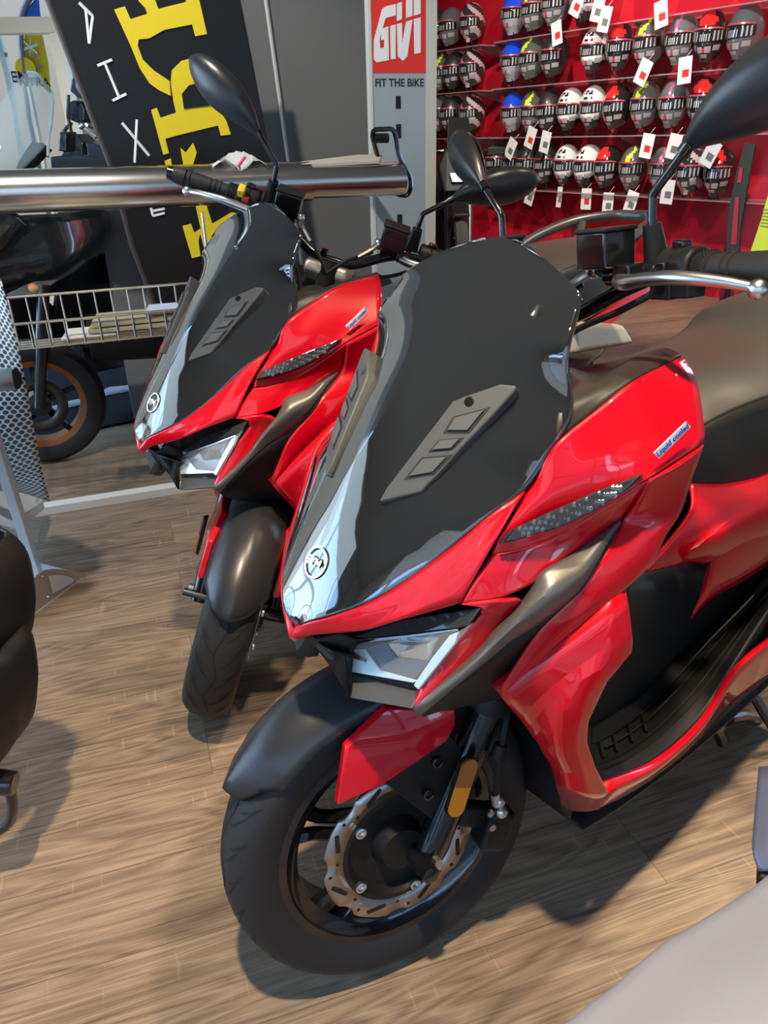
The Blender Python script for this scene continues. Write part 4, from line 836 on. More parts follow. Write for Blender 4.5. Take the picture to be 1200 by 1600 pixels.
# letters G I V I, slanted with a diagonal cut
def lp(u, v): return gp(.012+(gw-.024)*u, zr0+.030+.285*v, .0025)
LT = [[(0.0948,3.5208,1.7384), (0.0555,3.5070,1.7298), (0.0410,3.5019,1.7204), (0.0065,3.4898,1.6180), (0.0046,3.4892,1.5534), (0.0150,3.4928,1.5412), (0.0647,3.5102,1.5494), (0.0647,3.5102,1.6642), (0.0382,3.5010,1.6559), (0.0342,3.4996,1.6171), (0.0472,3.5041,1.6192), (0.0466,3.5039,1.5928), (0.0308,3.4984,1.5900), (0.0293,3.4978,1.6213), (0.0546,3.5067,1.6911), (0.0942,3.5205,1.7008)],
 [(0.0720,3.5128,1.6656), (0.0937,3.5204,1.6709), (0.0919,3.5197,1.5539), (0.0720,3.5128,1.5521)],
 [(0.0981,3.5219,1.6720), (0.1190,3.5292,1.6773), (0.1198,3.5295,1.6101), (0.1350,3.5348,1.6806), (0.1612,3.5440,1.6883), (0.1398,3.5365,1.5637), (0.1212,3.5300,1.5479), (0.1008,3.5229,1.5635)],
 [(0.0991,3.5223,1.7396), (0.1199,3.5295,1.7461), (0.1192,3.5293,1.6888), (0.0982,3.5220,1.6822)],
 [(0.1358,3.5351,1.7643), (0.1617,3.5442,1.7708), (0.1613,3.5440,1.7005), (0.1351,3.5349,1.6927)],
 [(0.1664,3.5458,1.6903), (0.1943,3.5556,1.6969), (0.1942,3.5555,1.5765), (0.1681,3.5464,1.5714)],
 [(0.1668,3.5459,1.7710), (0.1943,3.5556,1.7776), (0.1943,3.5556,1.7090), (0.1664,3.5458,1.7006)]]
for p in LT: obj('logo_letter', MB().prism([V(k_)-pn.location for k_ in p], -N0*.001), SW, rs, False)
text_at('slogan', 'FIT THE BIKE', .040, mat('sign_black', (.02, .02, .02), .5), gp(gw/2, zr0-.036, .001), gd, Z, pn, .0006, .0008, .94)
for (a, b) in (((0.0950,3.5251,1.4238), (0.0943,3.5248,1.3776)), ((0.0961,3.5255,1.3213), (0.0954,3.5252,1.2689)), ((0.0995,3.5266,0.9710), (0.0989,3.5264,0.9264)), ((0.1020,3.5275,1.1565), (0.1012,3.5272,1.1015))):
    uc = gw*.47; obj('slot', MB().prism([gp(uc-.011, a[2], .001), gp(uc+.011, a[2], .001), gp(uc+.011, b[2], .001), gp(uc-.011, b[2], .001)], gn*.001), DARK, pn, False)

# ------------------------------------------------------------------ polished rail, hook, papers, wire basket
CR_ = []
ra, rb_ = V((-1.4321,2.5668,1.1493)), V((0.0988,3.1026,1.1344)); rz = (ra.z+rb_.z)/2
rm = ra.lerp(rb_, .78)
mb = MB(); mb.tube([ra, rm], .066, 36); mb.tube([rm-(rb_-ra).normalized()*.002, rb_], .058, 36)
rl = obj('steel_rail', mb, CHROME); tag(rl, 'thick polished steel tube rail running across behind the scooters', 'rail')
obj('rail_bracket', MB().box(rb_+N0*.2+D0*-.05, (.03, .42, .03), Matrix.Rotation(math.atan2(D0.y, D0.x), 3, 'Z')), BLKG, rl, False)
0 and obj('rail_post', MB().tube([ra.lerp(rb_, .20)+N0*.08, Vector((ra.lerp(rb_, .20).x, ra.lerp(rb_, .20).y, 0))+N0*.08], .02, 12), CHROME, rl)
hk = obj('wire_hook', MB().tube([(0.0137,3.0940,1.1999), (-0.0073,3.0443,1.2895), (0.0346,3.0590,1.3010), (0.0718,3.0720,1.2920), (0.0895,3.0781,1.2093), (0.1273,3.0914,1.1430), (0.1294,3.0921,1.0966), (0.1079,3.1058,1.0738), (0.0447,3.0837,1.0946)], .0085, 8, smooth=30), BLKG)
tag(hk, 'bent black metal hook around the end of the steel rail', 'hook')
obj('hook_pad', MB().tube([(0.0014,3.0420,1.2728), (0.0479,3.0583,1.2717)], .016, 8), BLK, hk)
mb = MB(); top_ = [(-0.0615,3.0465,1.1986), (-0.0240,3.0702,1.2035), (0.0088,3.0711,1.1985), (0.0258,3.0983,1.2081), (0.0273,3.0564,1.1878)]
mb.prism([(-0.2692,3.0056,1.1919), (-0.0617,3.0782,1.2085), (0.0259,3.1089,1.2057), (0.0155,3.0417,1.1885), (-0.2642,2.9438,1.1856)], (0, 0, .012))
tag(obj('cardboard_sleeve', mb, mat('card', (.50, .47, .40), .6), bevel=.002), 'pale cardboard sleeve lying on the right end of the rail', 'cardboard')
random.seed(3); rows = []
for i in range(9):
    rr = []
    for j in range(6): p = V((-0.5664,2.8698,1.1951)).lerp(V((-0.3927,2.9306,1.2013)), i/8)+N0*(-.05+.02*j); p.z = rz+.066+.028*math.sin(i*1.1+j)*math.sin(i/8*math.pi)+.012*math.sin(i/8*math.pi)-(.05-.02*j)**2*4; rr.append(p)
    rows.append(rr)
pb = obj('plastic_bag', MB().grid(rows), mat('clear_plastic', (.62, .62, .58), .22, 0, .6, bump=(30, 1, .02)), solid=.0015)
tag(pb, 'crumpled clear plastic bag lying on top of the steel rail', 'bag')
obj('bag_print', MB().tube([rows[4][1]+Z*.006, rows[5][1]+Z*.006], .006, 6), mat('pink_print', (.7, .08, .18), .5), pb)
# basket
BW = mat('bright_wire', (.70, .66, .58), .25, 1.)
ba_, bb_ = V((-1.3182,2.6067,0.8094)), V((-0.6100,2.8545,0.8218)); 
def bq(u, off, z): p = ba_.lerp(bb_, u)-N0*off; return Vector((p.x, p.y, z))
bk = empty('wire_basket', bq(.5, .06, .66), 'long bright wire basket hanging below the rail, leaflets inside', 'basket')
def B3(u, off, z): return bq(u, off, z)-bk.location
mb = MB()
for off, z in ((0, .818), (.105, .748)): mb.tube([B3(0, off, z), B3(1, off, z)], .0052, 8)
for off in (0, .035, .07, .105): mb.tube([B3(0, off, .665), B3(1, off, .665)], .004, 8)
obj('basket_rails', mb, BW, bk)
mb = MB()
for i in range(14): u = (i+.2)/13.6; mb.tube([B3(u, -.003, .818), B3(u, 0, .665)], .0036, 6); mb.tube([B3(u, .108, .748), B3(u, .105, .665)], .0036, 6); mb.tube([B3(u, 0, .662), B3(u, .105, .662)], .0036, 6)
obj('basket_wires', mb, BW, bk)
mb = MB()
for u in (.0, 1.0): mb.tube([B3(u, -.02, .82), B3(u, -.02, rz-.09)], .006, 8)
obj('basket_hanger', mb, BW, bk)
LF = [('yellow and grey magazine on top of the leaflets in the wire basket', (.42, .40, .22), .42, .84, .712, .018), ('brown edged magazine under the yellow one in the wire basket', (.30, .17, .06), .40, .86, .692, .014), ('folded white leaflet at the left end of the basket papers', (.72, .68, .60), .28, .52, .680, .006), ('blue and white leaflet standing at the right of the basket', (.55, .62, .78), .66, .84, .738, .006)]
for (lb, cl, u0, u1, z, th) in LF:
    m = mat('print_'+lb.split()[0], cl, .35, bump=None)
    if 'yellow' in lb:
        n = m.node_tree.nodes; no = n.new('ShaderNodeTexNoise'); no.inputs['Scale'].default_value = 22; r = n.new('ShaderNodeValToRGB'); r.color_ramp.elements[0].color = (.55, .42, .03, 1); r.color_ramp.elements[1].color = (.30, .36, .48, 1)
        r.color_ramp.elements[0].position = .42; r.color_ramp.elements[1].position = .58
        m.node_tree.links.new(no.outputs[0], r.inputs[0]); m.node_tree.links.new(r.outputs[0], n['Principled BSDF'].inputs['Base Color'])
    o = obj('magazine' if 'mag' in lb else 'leaflet', MB().prism([bq(u0, .100, z), bq(u1, .098, z), bq(u1-.02, .005, z+.012), bq(u0+.03, .003, z+.012)], (0, 0, th)), m, smooth=False, bevel=.001)
    tag(o, lb, 'leaflet' if 'leaf' in lb else 'magazine', 'papers in the wire basket')

# ------------------------------------------------------------------ dark banner with yellow and white lettering
BANM = mat('banner_black', (.012, .012, .012), .3, spec=.35)
def bn_poly(name, pts, m, parent, off): return obj(name, MB().prism(pts, -N0*.003), m, parent, False)
outl = [(-1.1280,3.1500,1.7826), (-1.1213,3.1524,1.7277), (-1.0687,3.1708,1.4699), (-1.0103,3.1912,1.1871), (-0.9855,3.1999,0.9174), (-0.9239,3.2215,0.6059), (-0.8707,3.2401,0.2025), (-0.3515,3.4218,0.1269), (-0.3738,3.4140,0.5503), (-0.4021,3.4041,0.9556), (-0.4245,3.3962,1.2087), (-0.4461,3.3887,1.4081), (-0.4707,3.3801,1.6225), (-0.4934,3.3721,1.8030)]
bn = obj('banner', MB().prism(outl, N0*.012), BANM, smooth=False, bevel=.002)
tag(bn, 'glossy black banner with large yellow letters behind the steel rail', 'banner')
obj('banner_edge', MB().tube([(-1.1246,3.1406,1.7811), (-1.1179,3.1430,1.7264), (-1.0655,3.1613,1.4694), (-1.0073,3.1817,1.1874), (-0.9826,3.1903,0.9185), (-0.9211,3.2118,0.6079), (-0.8681,3.2304,0.2057)], .011, 8), mat('edge_brown', (.05, .038, .03), .4), bn)
bn_poly('yellow_letter', [(-0.9169,3.2197,1.7038), (-0.8807,3.2323,1.7142), (-0.8680,3.2368,1.6759), (-0.8106,3.2569,1.6932), (-0.8150,3.2553,1.7106), (-0.8328,3.2491,1.7313), (-0.8356,3.2481,1.7598), (-0.7780,3.2683,1.7615), (-0.7783,3.2682,1.7360), (-0.7716,3.2705,1.7090), (-0.6768,3.3037,1.7321), (-0.6655,3.3077,1.7647), (-0.6329,3.3191,1.7656), (-0.6158,3.3250,1.6338), (-0.6574,3.3105,1.6264), (-0.6638,3.3082,1.6633), (-0.7606,3.2744,1.6450), (-0.8148,3.2554,1.6177), (-0.8508,3.2428,1.6139), (-0.8574,3.2405,1.5939), (-0.8463,3.2444,1.5505), (-0.8151,3.2553,1.5164), (-0.7651,3.2728,1.4817), (-0.7680,3.2718,1.4326), (-0.8094,3.2573,1.4540), (-0.8358,3.2480,1.4750), (-0.8612,3.2392,1.5231), (-0.8818,3.2320,1.5970)], YEL, bn, 0)
bn_poly('yellow_letter', [(-0.7622,3.2738,1.4748), (-0.7530,3.2770,1.5165), (-0.7156,3.2901,1.5476), (-0.6773,3.3035,1.5567), (-0.6343,3.3186,1.5412), (-0.6082,3.3277,1.5062), (-0.5989,3.3310,1.4528), (-0.6131,3.3260,1.3951), (-0.5927,3.3331,1.3693), (-0.5796,3.3377,1.3470), (-0.5673,3.3420,1.2980), (-0.6051,3.3288,1.2944), (-0.6112,3.3267,1.3304), (-0.7636,3.2733,1.2986), (-0.8069,3.2582,1.2886), (-0.8009,3.2603,1.2380), (-0.8222,3.2528,1.2332), (-0.8428,3.2456,1.3871), (-0.8218,3.2529,1.3941), (-0.8139,3.2557,1.3603), (-0.7570,3.2756,1.3767), (-0.7610,3.2742,1.4183)], YEL, bn, 0)
bn_poly('yellow_letter', [(-0.7577,3.2754,1.2561), (-0.7408,3.2813,1.2385), (-0.7092,3.2923,1.2728), (-0.7006,3.2954,1.2373), (-0.7244,3.2871,1.1846), (-0.7540,3.2767,1.1856)], YEL, bn, 0)
bn_poly('yellow_letter', [(-0.8214,3.2531,1.2107), (-0.7972,3.2616,1.2198), (-0.7962,3.2619,1.1834), (-0.8159,3.2550,1.1841)], YEL, bn, 0)
bn_poly('yellow_letter', [(-0.7876,3.2649,0.9705), (-0.7545,3.2765,0.9783), (-0.7468,3.2792,0.9435), (-0.7206,3.2884,0.9581), (-0.7306,3.2849,1.0598), (-0.6918,3.2984,1.0620), (-0.6737,3.3048,0.9736), (-0.5735,3.3398,1.0236), (-0.5305,3.3549,1.0542), (-0.5272,3.3561,1.0295), (-0.6553,3.3112,0.9559), (-0.6816,3.3020,0.9270), (-0.6783,3.3032,0.8638), (-0.7123,3.2913,0.8561), (-0.7246,3.2870,0.9379), (-0.7347,3.2834,0.9095), (-0.7338,3.2838,0.8508), (-0.7673,3.2720,0.8448)], YEL, bn, 0)
bn_poly('letter_counter', [(-0.7262,3.2806,1.3891), (-0.7271,3.2803,1.4391), (-0.6987,3.2902,1.4673), (-0.6563,3.3050,1.4756), (-0.6285,3.3148,1.4527), (-0.6230,3.3167,1.4009)], BANM, bn, 0)
mb = MB()
mb.tube([(-1.0247,3.1798,1.7219), (-0.9874,3.1929,1.6824)], .006, 4)
mb.tube([(-0.9874,3.1929,1.6824), (-1.0135,3.1838,1.5988)], .006, 4)
mb.tube([(-1.0064,3.1862,1.7010), (-1.0135,3.1838,1.5988)], .006, 4)
obj('white_letter', mb, WHITE, bn, False)
mb = MB()
mb.tube([(-0.9993,3.1887,1.5307), (-0.9485,3.2065,1.5498)], .006, 4)
mb.tube([(-0.9734,3.1978,1.5388), (-0.9437,3.2082,1.4270)], .006, 4)
mb.tube([(-0.9687,3.1994,1.4189), (-0.9187,3.2169,1.4406)], .006, 4)
obj('white_letter', mb, WHITE, bn, False)
mb = MB()
mb.tube([(-0.9482,3.2066,1.3459), (-0.8713,3.2335,1.2312)], .006, 4)
mb.tube([(-0.8956,3.2250,1.3557), (-0.9255,3.2145,1.2090)], .006, 4)
obj('white_letter', mb, WHITE, bn, False)
mb = MB()
mb.tube([(-0.8937,3.2257,1.0522), (-0.8892,3.2272,1.0150)], .006, 4)
mb.tube([(-0.8941,3.2255,1.0499), (-0.8440,3.2430,1.0577)], .006, 4)
mb.tube([(-0.8927,3.2260,1.0326), (-0.8436,3.2432,1.0395)], .006, 4)
mb.tube([(-0.8906,3.2268,1.0151), (-0.8458,3.2424,1.0236)], .006, 4)
obj('white_letter', mb, WHITE, bn, False)

# ------------------------------------------------------------------ big dark scooter behind the rail, on the mat
WCC = (-1.8480,3.9091,0.0000)
def q3(off, pts): return pts
tz = empty('touring_scooter', (-1.8944,4.0435,0.0000), 'big dark touring scooter with copper wheel rims behind the wire basket', 'scooter')
T0 = tz.location.copy()
def rel(p): return V(p)-T0
COP = mat('copper_rim', (.30, .115, .045), .35, .9); DGR = mat('dark_teal_paint', (.018, .024, .027), .22, .2, 1.)
wc = V((-1.4888,3.1778,0.2750)); wdir = Vector((.93, .36, 0)).normalized(); wax = Vector((-wdir.y, wdir.x, 0))
mb = MB(); 
tyre_prof = [(-.05, .19), (-.062, .22), (-.055, .25), (-.02, .272), (.02, .272), (.055, .25), (.062, .22), (.05, .19)]
obj('front_tyre', MB().lathe(tyre_prof, rel(wc), wax, 48), RUB, tz)
mb = MB().lathe([(-.05, .19), (-.04, .165), (.04, .165), (.05, .19)], rel(wc), wax, 48)
obj('wheel_rim', mb, COP, tz)
mb = MB().lathe([(-.05, 0), (-.05, .05), (.05, .05), (.05, 0)], rel(wc), wax, 20)
for k in range(5):
    a = 2*math.pi*k/5+.3; d_ = wdir*math.cos(a)+Z*math.sin(a); mb.tube([rel(wc)+d_*.03, rel(wc)+d_*.17], [.018, .012], 6)
obj('wheel_hub', mb, BLKG, tz)
obj('brake_disc', MB().lathe([(-.055, .07), (-.055, .115)], rel(wc), wax, 40), mat('dark_disc', (.10, .09, .08), .4, .9), tz, solid=.004)
# front fork, body
ft = V((-1.7783,3.9000,0.5753)); obj('fork_leg', MB().tube([rel(wc)-wax*.08, rel(wc)-wax*.07+Z*.5+wdir*.12], .025, 12), BLKG, tz)
def surf(nm, rows, m, nu=18, nv=12, th=.01): return obj(nm, MB().sheet([[rel(p) for p in r] for r in rows], nu, nv), m, tz, solid=th)
surf('front_fairing', [[(-1.5913,3.1000,1.0092), (-1.4331,3.2000,1.0286), (-1.3011,3.3500,1.0218), (-1.1986,3.6000,1.0081)], [(-1.5949,3.0000,0.8166), (-1.4658,3.1000,0.8211), (-1.2981,3.3000,0.8237), (-1.1960,3.6000,0.9144)], [(-1.6888,3.1000,0.6513), (-1.5380,3.2000,0.7045), (-1.4325,3.4000,0.6908), (-1.3238,3.7000,0.7502)]], DGR)
surf('fairing_nose', [[(-1.5209,3.0000,1.0882), (-1.4074,3.1500,1.0464), (-1.3781,3.2000,0.9941)], [(-1.5297,2.9800,1.0198), (-1.4391,3.1000,0.9497), (-1.4277,3.1500,0.9625)], [(-1.5695,3.0000,0.9098), (-1.4682,3.1000,0.9127), (-1.4732,3.1500,0.9207)]], DGR)
hl2 = obj('headlight', MB().prism([rel(p) for p in ((-1.4540,3.0200,1.0185), (-1.3919,3.0800,1.0065), (-1.4226,3.0800,0.9610), (-1.4542,3.0500,0.9189), (-1.4809,3.0200,0.9142))], (0, -.01, 0)), REFL, tz, False)
obj('headlight_lens', MB().prism([rel(p) for p in ((-1.4385,2.9900,1.0256), (-1.3725,3.0500,1.0136), (-1.4075,3.0500,0.9596), (-1.4417,3.0200,0.9156), (-1.4679,2.9900,0.9110))], (0, -.008, 0)), LENSD, hl2, False)
ts2 = obj('turn_signal', MB().prism([rel(p) for p in ((-1.4537,3.0500,0.7609), (-1.3747,3.1200,0.7910), (-1.3036,3.2000,0.7859), (-1.3578,3.1400,0.7421), (-1.4379,3.0500,0.7433))], (0, -.02, 0)), CLEAR, tz, False, .003)
obj('signal_bulb', MB().ball(rel((-1.3848,3.1300,0.7647)), (.022, .018, .018)), mat('amber_bulb', (.75, .30, .12), .3, 0, .8), ts2)
surf('side_body', [[(-1.3205,3.4000,1.0178), (-1.2180,3.8000,1.0056), (-0.9989,4.4000,0.9358)], [(-1.4399,3.5000,0.7006), (-1.2271,3.9000,0.7779), (-1.0537,4.5000,0.6913)], [(-1.6056,3.7000,0.4254), (-1.3928,4.0000,0.3810), (-1.1271,4.6000,0.3107)]], BLK, th=.03)
surf('lower_fairing', [[(-1.7543,3.3000,0.7699), (-1.5602,3.4500,0.7124), (-1.4929,3.7000,0.5158)], [(-1.8522,3.4000,0.5900), (-1.6529,3.5500,0.4931), (-1.5392,3.7500,0.3797)], [(-1.9386,3.5000,0.4526), (-1.7512,3.6000,0.4227), (-1.5973,3.8000,0.3425)]], BLK, th=.02)
bx = [(-1.5392,3.7500,0.3797), (-1.4611,3.7200,0.2395), (-1.1906,4.1000,0.2120), (-1.1665,4.1000,0.3692), (-1.4188,3.8000,0.4286)]
obj('engine_cover', MB().prism([rel(p) for p in bx], wax*.22), BLKG, tz, False, .01)
obj('cooling_panel', MB().prism([rel(p) for p in ((-1.5124,3.7000,0.3916), (-1.4624,3.7000,0.3903), (-1.4359,3.6800,0.2505), (-1.4536,3.6800,0.2412))], (0, -.01, 0)), DGR, tz, False)
# rear wheel resting on the floor further right, hidden by the basket and banner
rwc = wc+wdir*1.45; obj('rear_tyre', MB().lathe(tyre_prof, rel(rwc), wax, 40), RUB, tz)
obj('underbody', MB().tube([rel(wc)+Z*.25+wdir*.25, rel(rwc)+Z*.2], [.10, .12], 10), BLK, tz)
# handlebar area, mirror, screen
mb = MB()
mb.prism([rel(p) for p in ((-1.2783,3.3000,1.1960), (-1.1624,3.3000,1.3158), (-1.1389,3.3000,1.2840), (-1.1622,3.3000,1.1934))], (.02, .10, 0)); mb.prism([rel(p) for p in ((-1.2073,3.2500,1.3211), (-1.1781,3.2500,1.3204), (-1.1929,3.2500,1.2500), (-1.2264,3.2500,1.2552))], (.02, .06, 0))
mb.prism([rel(p) for p in ((-1.1135,3.2500,1.2882), (-1.0506,3.2500,1.2691), (-1.0401,3.2500,1.1924), (-1.1179,3.2500,1.2032))], (.02, .08, 0))
mb.prism([rel(p) for p in ((-1.2474,3.2000,1.1854), (-1.0143,3.2000,1.1801), (-1.0143,3.2000,1.2203), (-1.1366,3.2000,1.2452), (-1.2410,3.2000,1.2366))], (.05, .25, 0))
obj('dashboard', mb, DGR, tz, False, .006)
mb = MB(); mb.tube([rel(p) for p in ((-1.2253,3.3000,1.2543), (-1.2286,3.3000,1.2860), (-1.2056,3.3000,1.3234), (-1.1700,3.3000,1.3514))], .007, 8, smooth=10); mb.tube([rel(p) for p in ((-1.1625,3.3000,1.4467), (-1.1793,3.3000,1.3779), (-1.1780,3.3000,1.3005))], .007, 8)
obj('mirror_stem', mb, BLKG, tz)
mh2 = obj('mirror', MB().prism([rel(p) for p in ((-1.1243,3.3000,1.5135), (-1.1144,3.3000,1.4669), (-1.1107,3.3000,1.4370), (-1.1286,3.3000,1.4331), (-1.1574,3.3000,1.4594), (-1.1427,3.3000,1.4950))], (.02, .04, 0)), DGR, tz, False, .006)
obj('mirror_glass', MB().prism([rel(p) for p in ((-1.1211,3.2900,1.5003), (-1.1135,3.2900,1.4664), (-1.1109,3.2900,1.4430), (-1.1247,3.2900,1.4709))], (0, -.004, 0)), MIRR, mh2, False)
hg = obj('hand_guard', MB().prism([rel(p) for p in ((-1.1939,3.3500,1.4189), (-1.1713,3.3500,1.4315), (-1.1326,3.3500,1.4263), (-1.1230,3.3500,1.3998), (-1.1343,3.3500,1.3557), (-1.1586,3.3500,1.3473), (-1.1959,3.3500,1.3615), (-1.2078,3.3500,1.3884))], (.02, .06, 0)), DGR, tz, False, .01)
mb = MB()
for p0, p1 in (((-1.1484,3.4000,1.3453), (-1.1211,3.5000,1.3223)), ((-1.1292,3.3000,1.3328), (-1.0861,3.3000,1.2985)), ((-1.0352,3.3000,1.3040), (-0.9906,3.3000,1.3297))): mb.tube([rel(p0), rel(p1)], .008, 6)
mb.ball(rel((-1.1328,3.3000,1.3395)), .014); obj('control_lever', mb, ALU, tz)
scr_ = surf('windscreen', [[(-1.4295,3.0000,1.2559), (-1.3751,3.1000,1.3782), (-1.3256,3.2000,1.4729), (-1.3031,3.3000,1.5237)], [(-1.4001,3.0000,1.1927), (-1.3327,3.0500,1.2737), (-1.2803,3.1500,1.3771), (-1.2671,3.3000,1.5124)], [(-1.3326,3.0500,1.1783), (-1.2707,3.1000,1.2289), (-1.2314,3.2000,1.3020), (-1.2427,3.3500,1.4462)]], mat('tinted_screen', (.45, .65, .75), .03, 0, .6, alpha=.22), th=.006)
obj('screen_edge', MB().tube([rel(p) for p in ((-1.3031,3.3000,1.5237), (-1.2661,3.3000,1.5166), (-1.2526,3.3300,1.4778), (-1.2427,3.3500,1.4462), (-1.2290,3.2500,1.3564), (-1.2314,3.2000,1.3020), (-1.2171,3.1200,1.2379))], .006, 6, smooth=24), mat('screen_edge_grey', (.30, .42, .46), .2), scr_)
mb = MB(); mb.prism([rel(p) for p in ((-1.3023,3.2000,1.2884), (-1.2658,3.2000,1.2570), (-1.3003,3.1000,1.2037), (-1.3460,3.1000,1.1917), (-1.3391,3.1500,1.2291))], (.02, .06, 0)); obj('screen_mount', mb, BLK, tz, False, .004)

# ------------------------------------------------------------------ outside seen at upper left
EXT = mat('outside_facade', (.24, .185, .12), .8)
fc = slab('outside_facade', pw(-9, 6.2, 0), pw(2.2, 6.2, 0), -.2, 0, 5.5, EXT); struct(fc)
obj('facade_opening', MB().prism([pw(-3.2, 6.18, .9), pw(-1.6, 6.18, .9), pw(-1.6, 6.18, 2.3), pw(-3.2, 6.18, 2.3)], -N0*.02), mat('facade_glass', (.10, .10, .10), .1, 0, .8), fc, False)
sg = slab('outside_ground', pw(-9, 3.0, 0), pw(2.2, 3.0, 0), 3.4, -.03, -.005, mat('paving', (.42, .41, .39), .8)); struct(sg)
FRB = mat('door_frame_cream', (.72, .64, .48), .4)
mb = MB(); mb.tube([(-1.8769,4.1063,1.7678), (-1.5023,4.2374,1.7792)], .045, 4); mb.tube([(-1.5004,4.2381,1.7894), (-1.4920,4.2410,1.4874), (-1.4948,4.2401,0.9609)], .042, 4)
d1 = obj('door_1', mb, FRB, smooth=False); struct(d1)
mb = MB(); mb.tube([(-1.8015,4.2916,1.8172), (-1.7929,4.2946,1.6599), (-1.7898,4.2957,1.4682), (-1.8122,4.2879,1.0576)], .018, 4); mb.tube([(-1.9040,4.2558,1.7119), (-1.7744,4.3011,1.6707)], .012, 4)
struct(obj('window_3', mb, mat('window_frame_green', (.30, .38, .34), .4), smooth=False))
lg = slab('wall_back', pw(-6, 2.4, 0), pw(2.4, 2.4, 0), .1, 2.75, CEIL, WALLW); struct(lg)
fb = empty('beach_flag', (-2.0187,5.1162,1.3654), 'yellow and blue feather flag standing outside the door at upper left', 'flag'); F0 = fb.location.copy(); fb.location = (F0.x, F0.y, 0); F0 = fb.location.copy()
def rf_(p): return V(p)-F0
obj('flag_cloth', MB().prism([rf_(p) for p in ((-1.9824,5.1289,1.9176), (-1.9843,5.1282,1.8619), (-2.0113,5.1188,1.7927), (-2.0344,5.1107,1.6650), (-1.9998,5.1228,1.6261), (-1.9654,5.1348,1.5998), (-1.9184,5.1513,1.5333), (-1.8998,5.1578,1.6977), (-1.9023,5.1569,1.8191), (-1.9020,5.1570,1.9191))], N0*.006), YEL, fb, False)
obj('flag_top', MB().prism([rf_(p) for p in ((-1.9928,5.1146,1.9100), (-1.9604,5.1260,1.9596), (-1.9134,5.1424,2.0033), (-1.8806,5.1539,2.0404), (-1.8933,5.1495,1.9119))], N0*.008), mat('flag_blue', (.02, .16, .75), .5), fb, False)
mb = MB().tube([rf_(p) for p in ((-1.9102,5.1330,2.0321), (-1.9607,5.1153,1.9704), (-1.9924,5.1042,1.9088), (-2.0136,5.0968,1.7907), (-2.0237,5.0932,1.6797), (-2.0511,5.0837,1.4336))]+[rf_(Vector(((-2.0582,5.0812,1.3661)[0], (-2.0582,5.0812,1.3661)[1], 0)))], .016, 8); obj('flag_pole', mb, mat('pole_grey', (.20, .19, .22), .5), fb)
mb = MB(); mb.prism([rf_(p) for p in ((-1.9580,5.1215,1.7728), (-1.9358,5.1293,1.7540), (-1.9748,5.1157,1.7219), (-2.0034,5.1056,1.7089), (-1.9865,5.1116,1.7282), (-1.9560,5.1222,1.7506))], -N0*.004); mb.prism([rf_(p) for p in ((-1.9564,5.1221,1.6834), (-1.9289,5.1317,1.6900), (-1.9694,5.1175,1.6511), (-1.9878,5.1111,1.6576))], -N0*.004); obj('flag_chevron', mb, mat('chevron_grey', (.32, .30, .36), .5), fb, False)
c_ = rf_((-2.0116,5.0869,1.6726)); obj('flag_disc', MB().lathe([(0, 0), (0, .055), (.004, .055), (.004, 0)], c_, -N0, 20), mat('disc_yellow', (.85, .62, .0), .4), fb)
mb = MB(); 
for k in range(3):
    a = math.pi*k/3+.3; d_ = D0*math.cos(a)+Z*math.sin(a); c_ = rf_((-1.9687,5.1072,1.7813)); mb.prism([c_+d_*.045+Z*.004, c_-d_*.045+Z*.004, c_-d_*.045-Z*.008, c_+d_*.045-Z*.008], -N0*.003)
obj('flag_star', mb, WHITE, fb, False)
es = empty('entrance_sign', (-1.9167,4.8340,1.6013), 'small white board reading EM and NTRA outside the door', 'sign'); E0 = es.location.copy(); es.location = (E0.x, E0.y, 0); E0 = es.location.copy()
obj('board', MB().prism([V(p)-E0 for p in ((-1.9743,4.8139,1.6350), (-1.8433,4.8597,1.6259), (-1.8474,4.8583,1.5732), (-1.9736,4.8141,1.5799))], N0*.01), WHITE, es, False)
obj('board_post', MB().tube([V((-1.9204,4.8539,1.5901))-E0, Vector((0, 0, 0))], .015, 6), FRB, es)
text_at('board_text', 'EM', .075, BLK, V((-1.9469,4.8182,1.6103))-E0, D0, Z, es, .001, .001)
text_at('board_text', 'NTRA', .06, BLK, V((-1.8807,4.8413,1.5855))-E0, D0, Z, es, .001, .001)

# ------------------------------------------------------------------ display stand with perforated sheet at left
WM = mat('white_powder_coat', (.60, .66, .68), .35, .2)
sd = empty('display_stand', (-1.1299,2.1589,0.0000), 'pale metal display stand with triangular foot and hexagon sheet at left edge', 'stand'); S0 = sd.location.copy()
def rs_(p): return V(p)-S0
obj('base_plate', MB().prism([rs_(p) for p in ((-1.5087,2.3691,0.0000), (-1.3478,2.3151,0.0000), (-0.9896,2.1522,0.0000), (-1.0894,1.8791,0.0000), (-1.1435,1.5544,0.0000))], (0, 0, .006)), WM, sd, False, .001)
p0, p1 = V((-1.1433,2.1394,0.0000)), V((-1.0765,1.9800,0.5481)); 
mb = MB().tube([rs_(p0)+Z*.02, rs_(p1), rs_(p1+(p1-p0)*.25)], .021, 4); obj('leg', mb, WM, sd, False, .003)
gs = [(-1.0889,1.8824,0.0000), (-1.0808,1.9044,0.0649), (-1.0725,1.9268,0.0908), (-1.0613,1.9572,0.1098), (-1.0534,1.9788,0.1145), (-1.0442,2.0038,0.1127), (-1.0323,2.0362,0.0976), (-1.0189,2.0725,0.0732), (-0.9861,2.1616,0.0016), (-0.9868,2.1598,-0.0048)]
fN = (V(gs[0])-V(gs[3])).cross(V(gs[8])-V(gs[0])).normalized(); fN = fN if fN.y < 0 else -fN
ft_ = obj('foot_plate', MB().prism([rs_(p) for p in gs], -fN*.005), mat('foot_beige', (.36, .33, .27), .4, .4), sd, False)
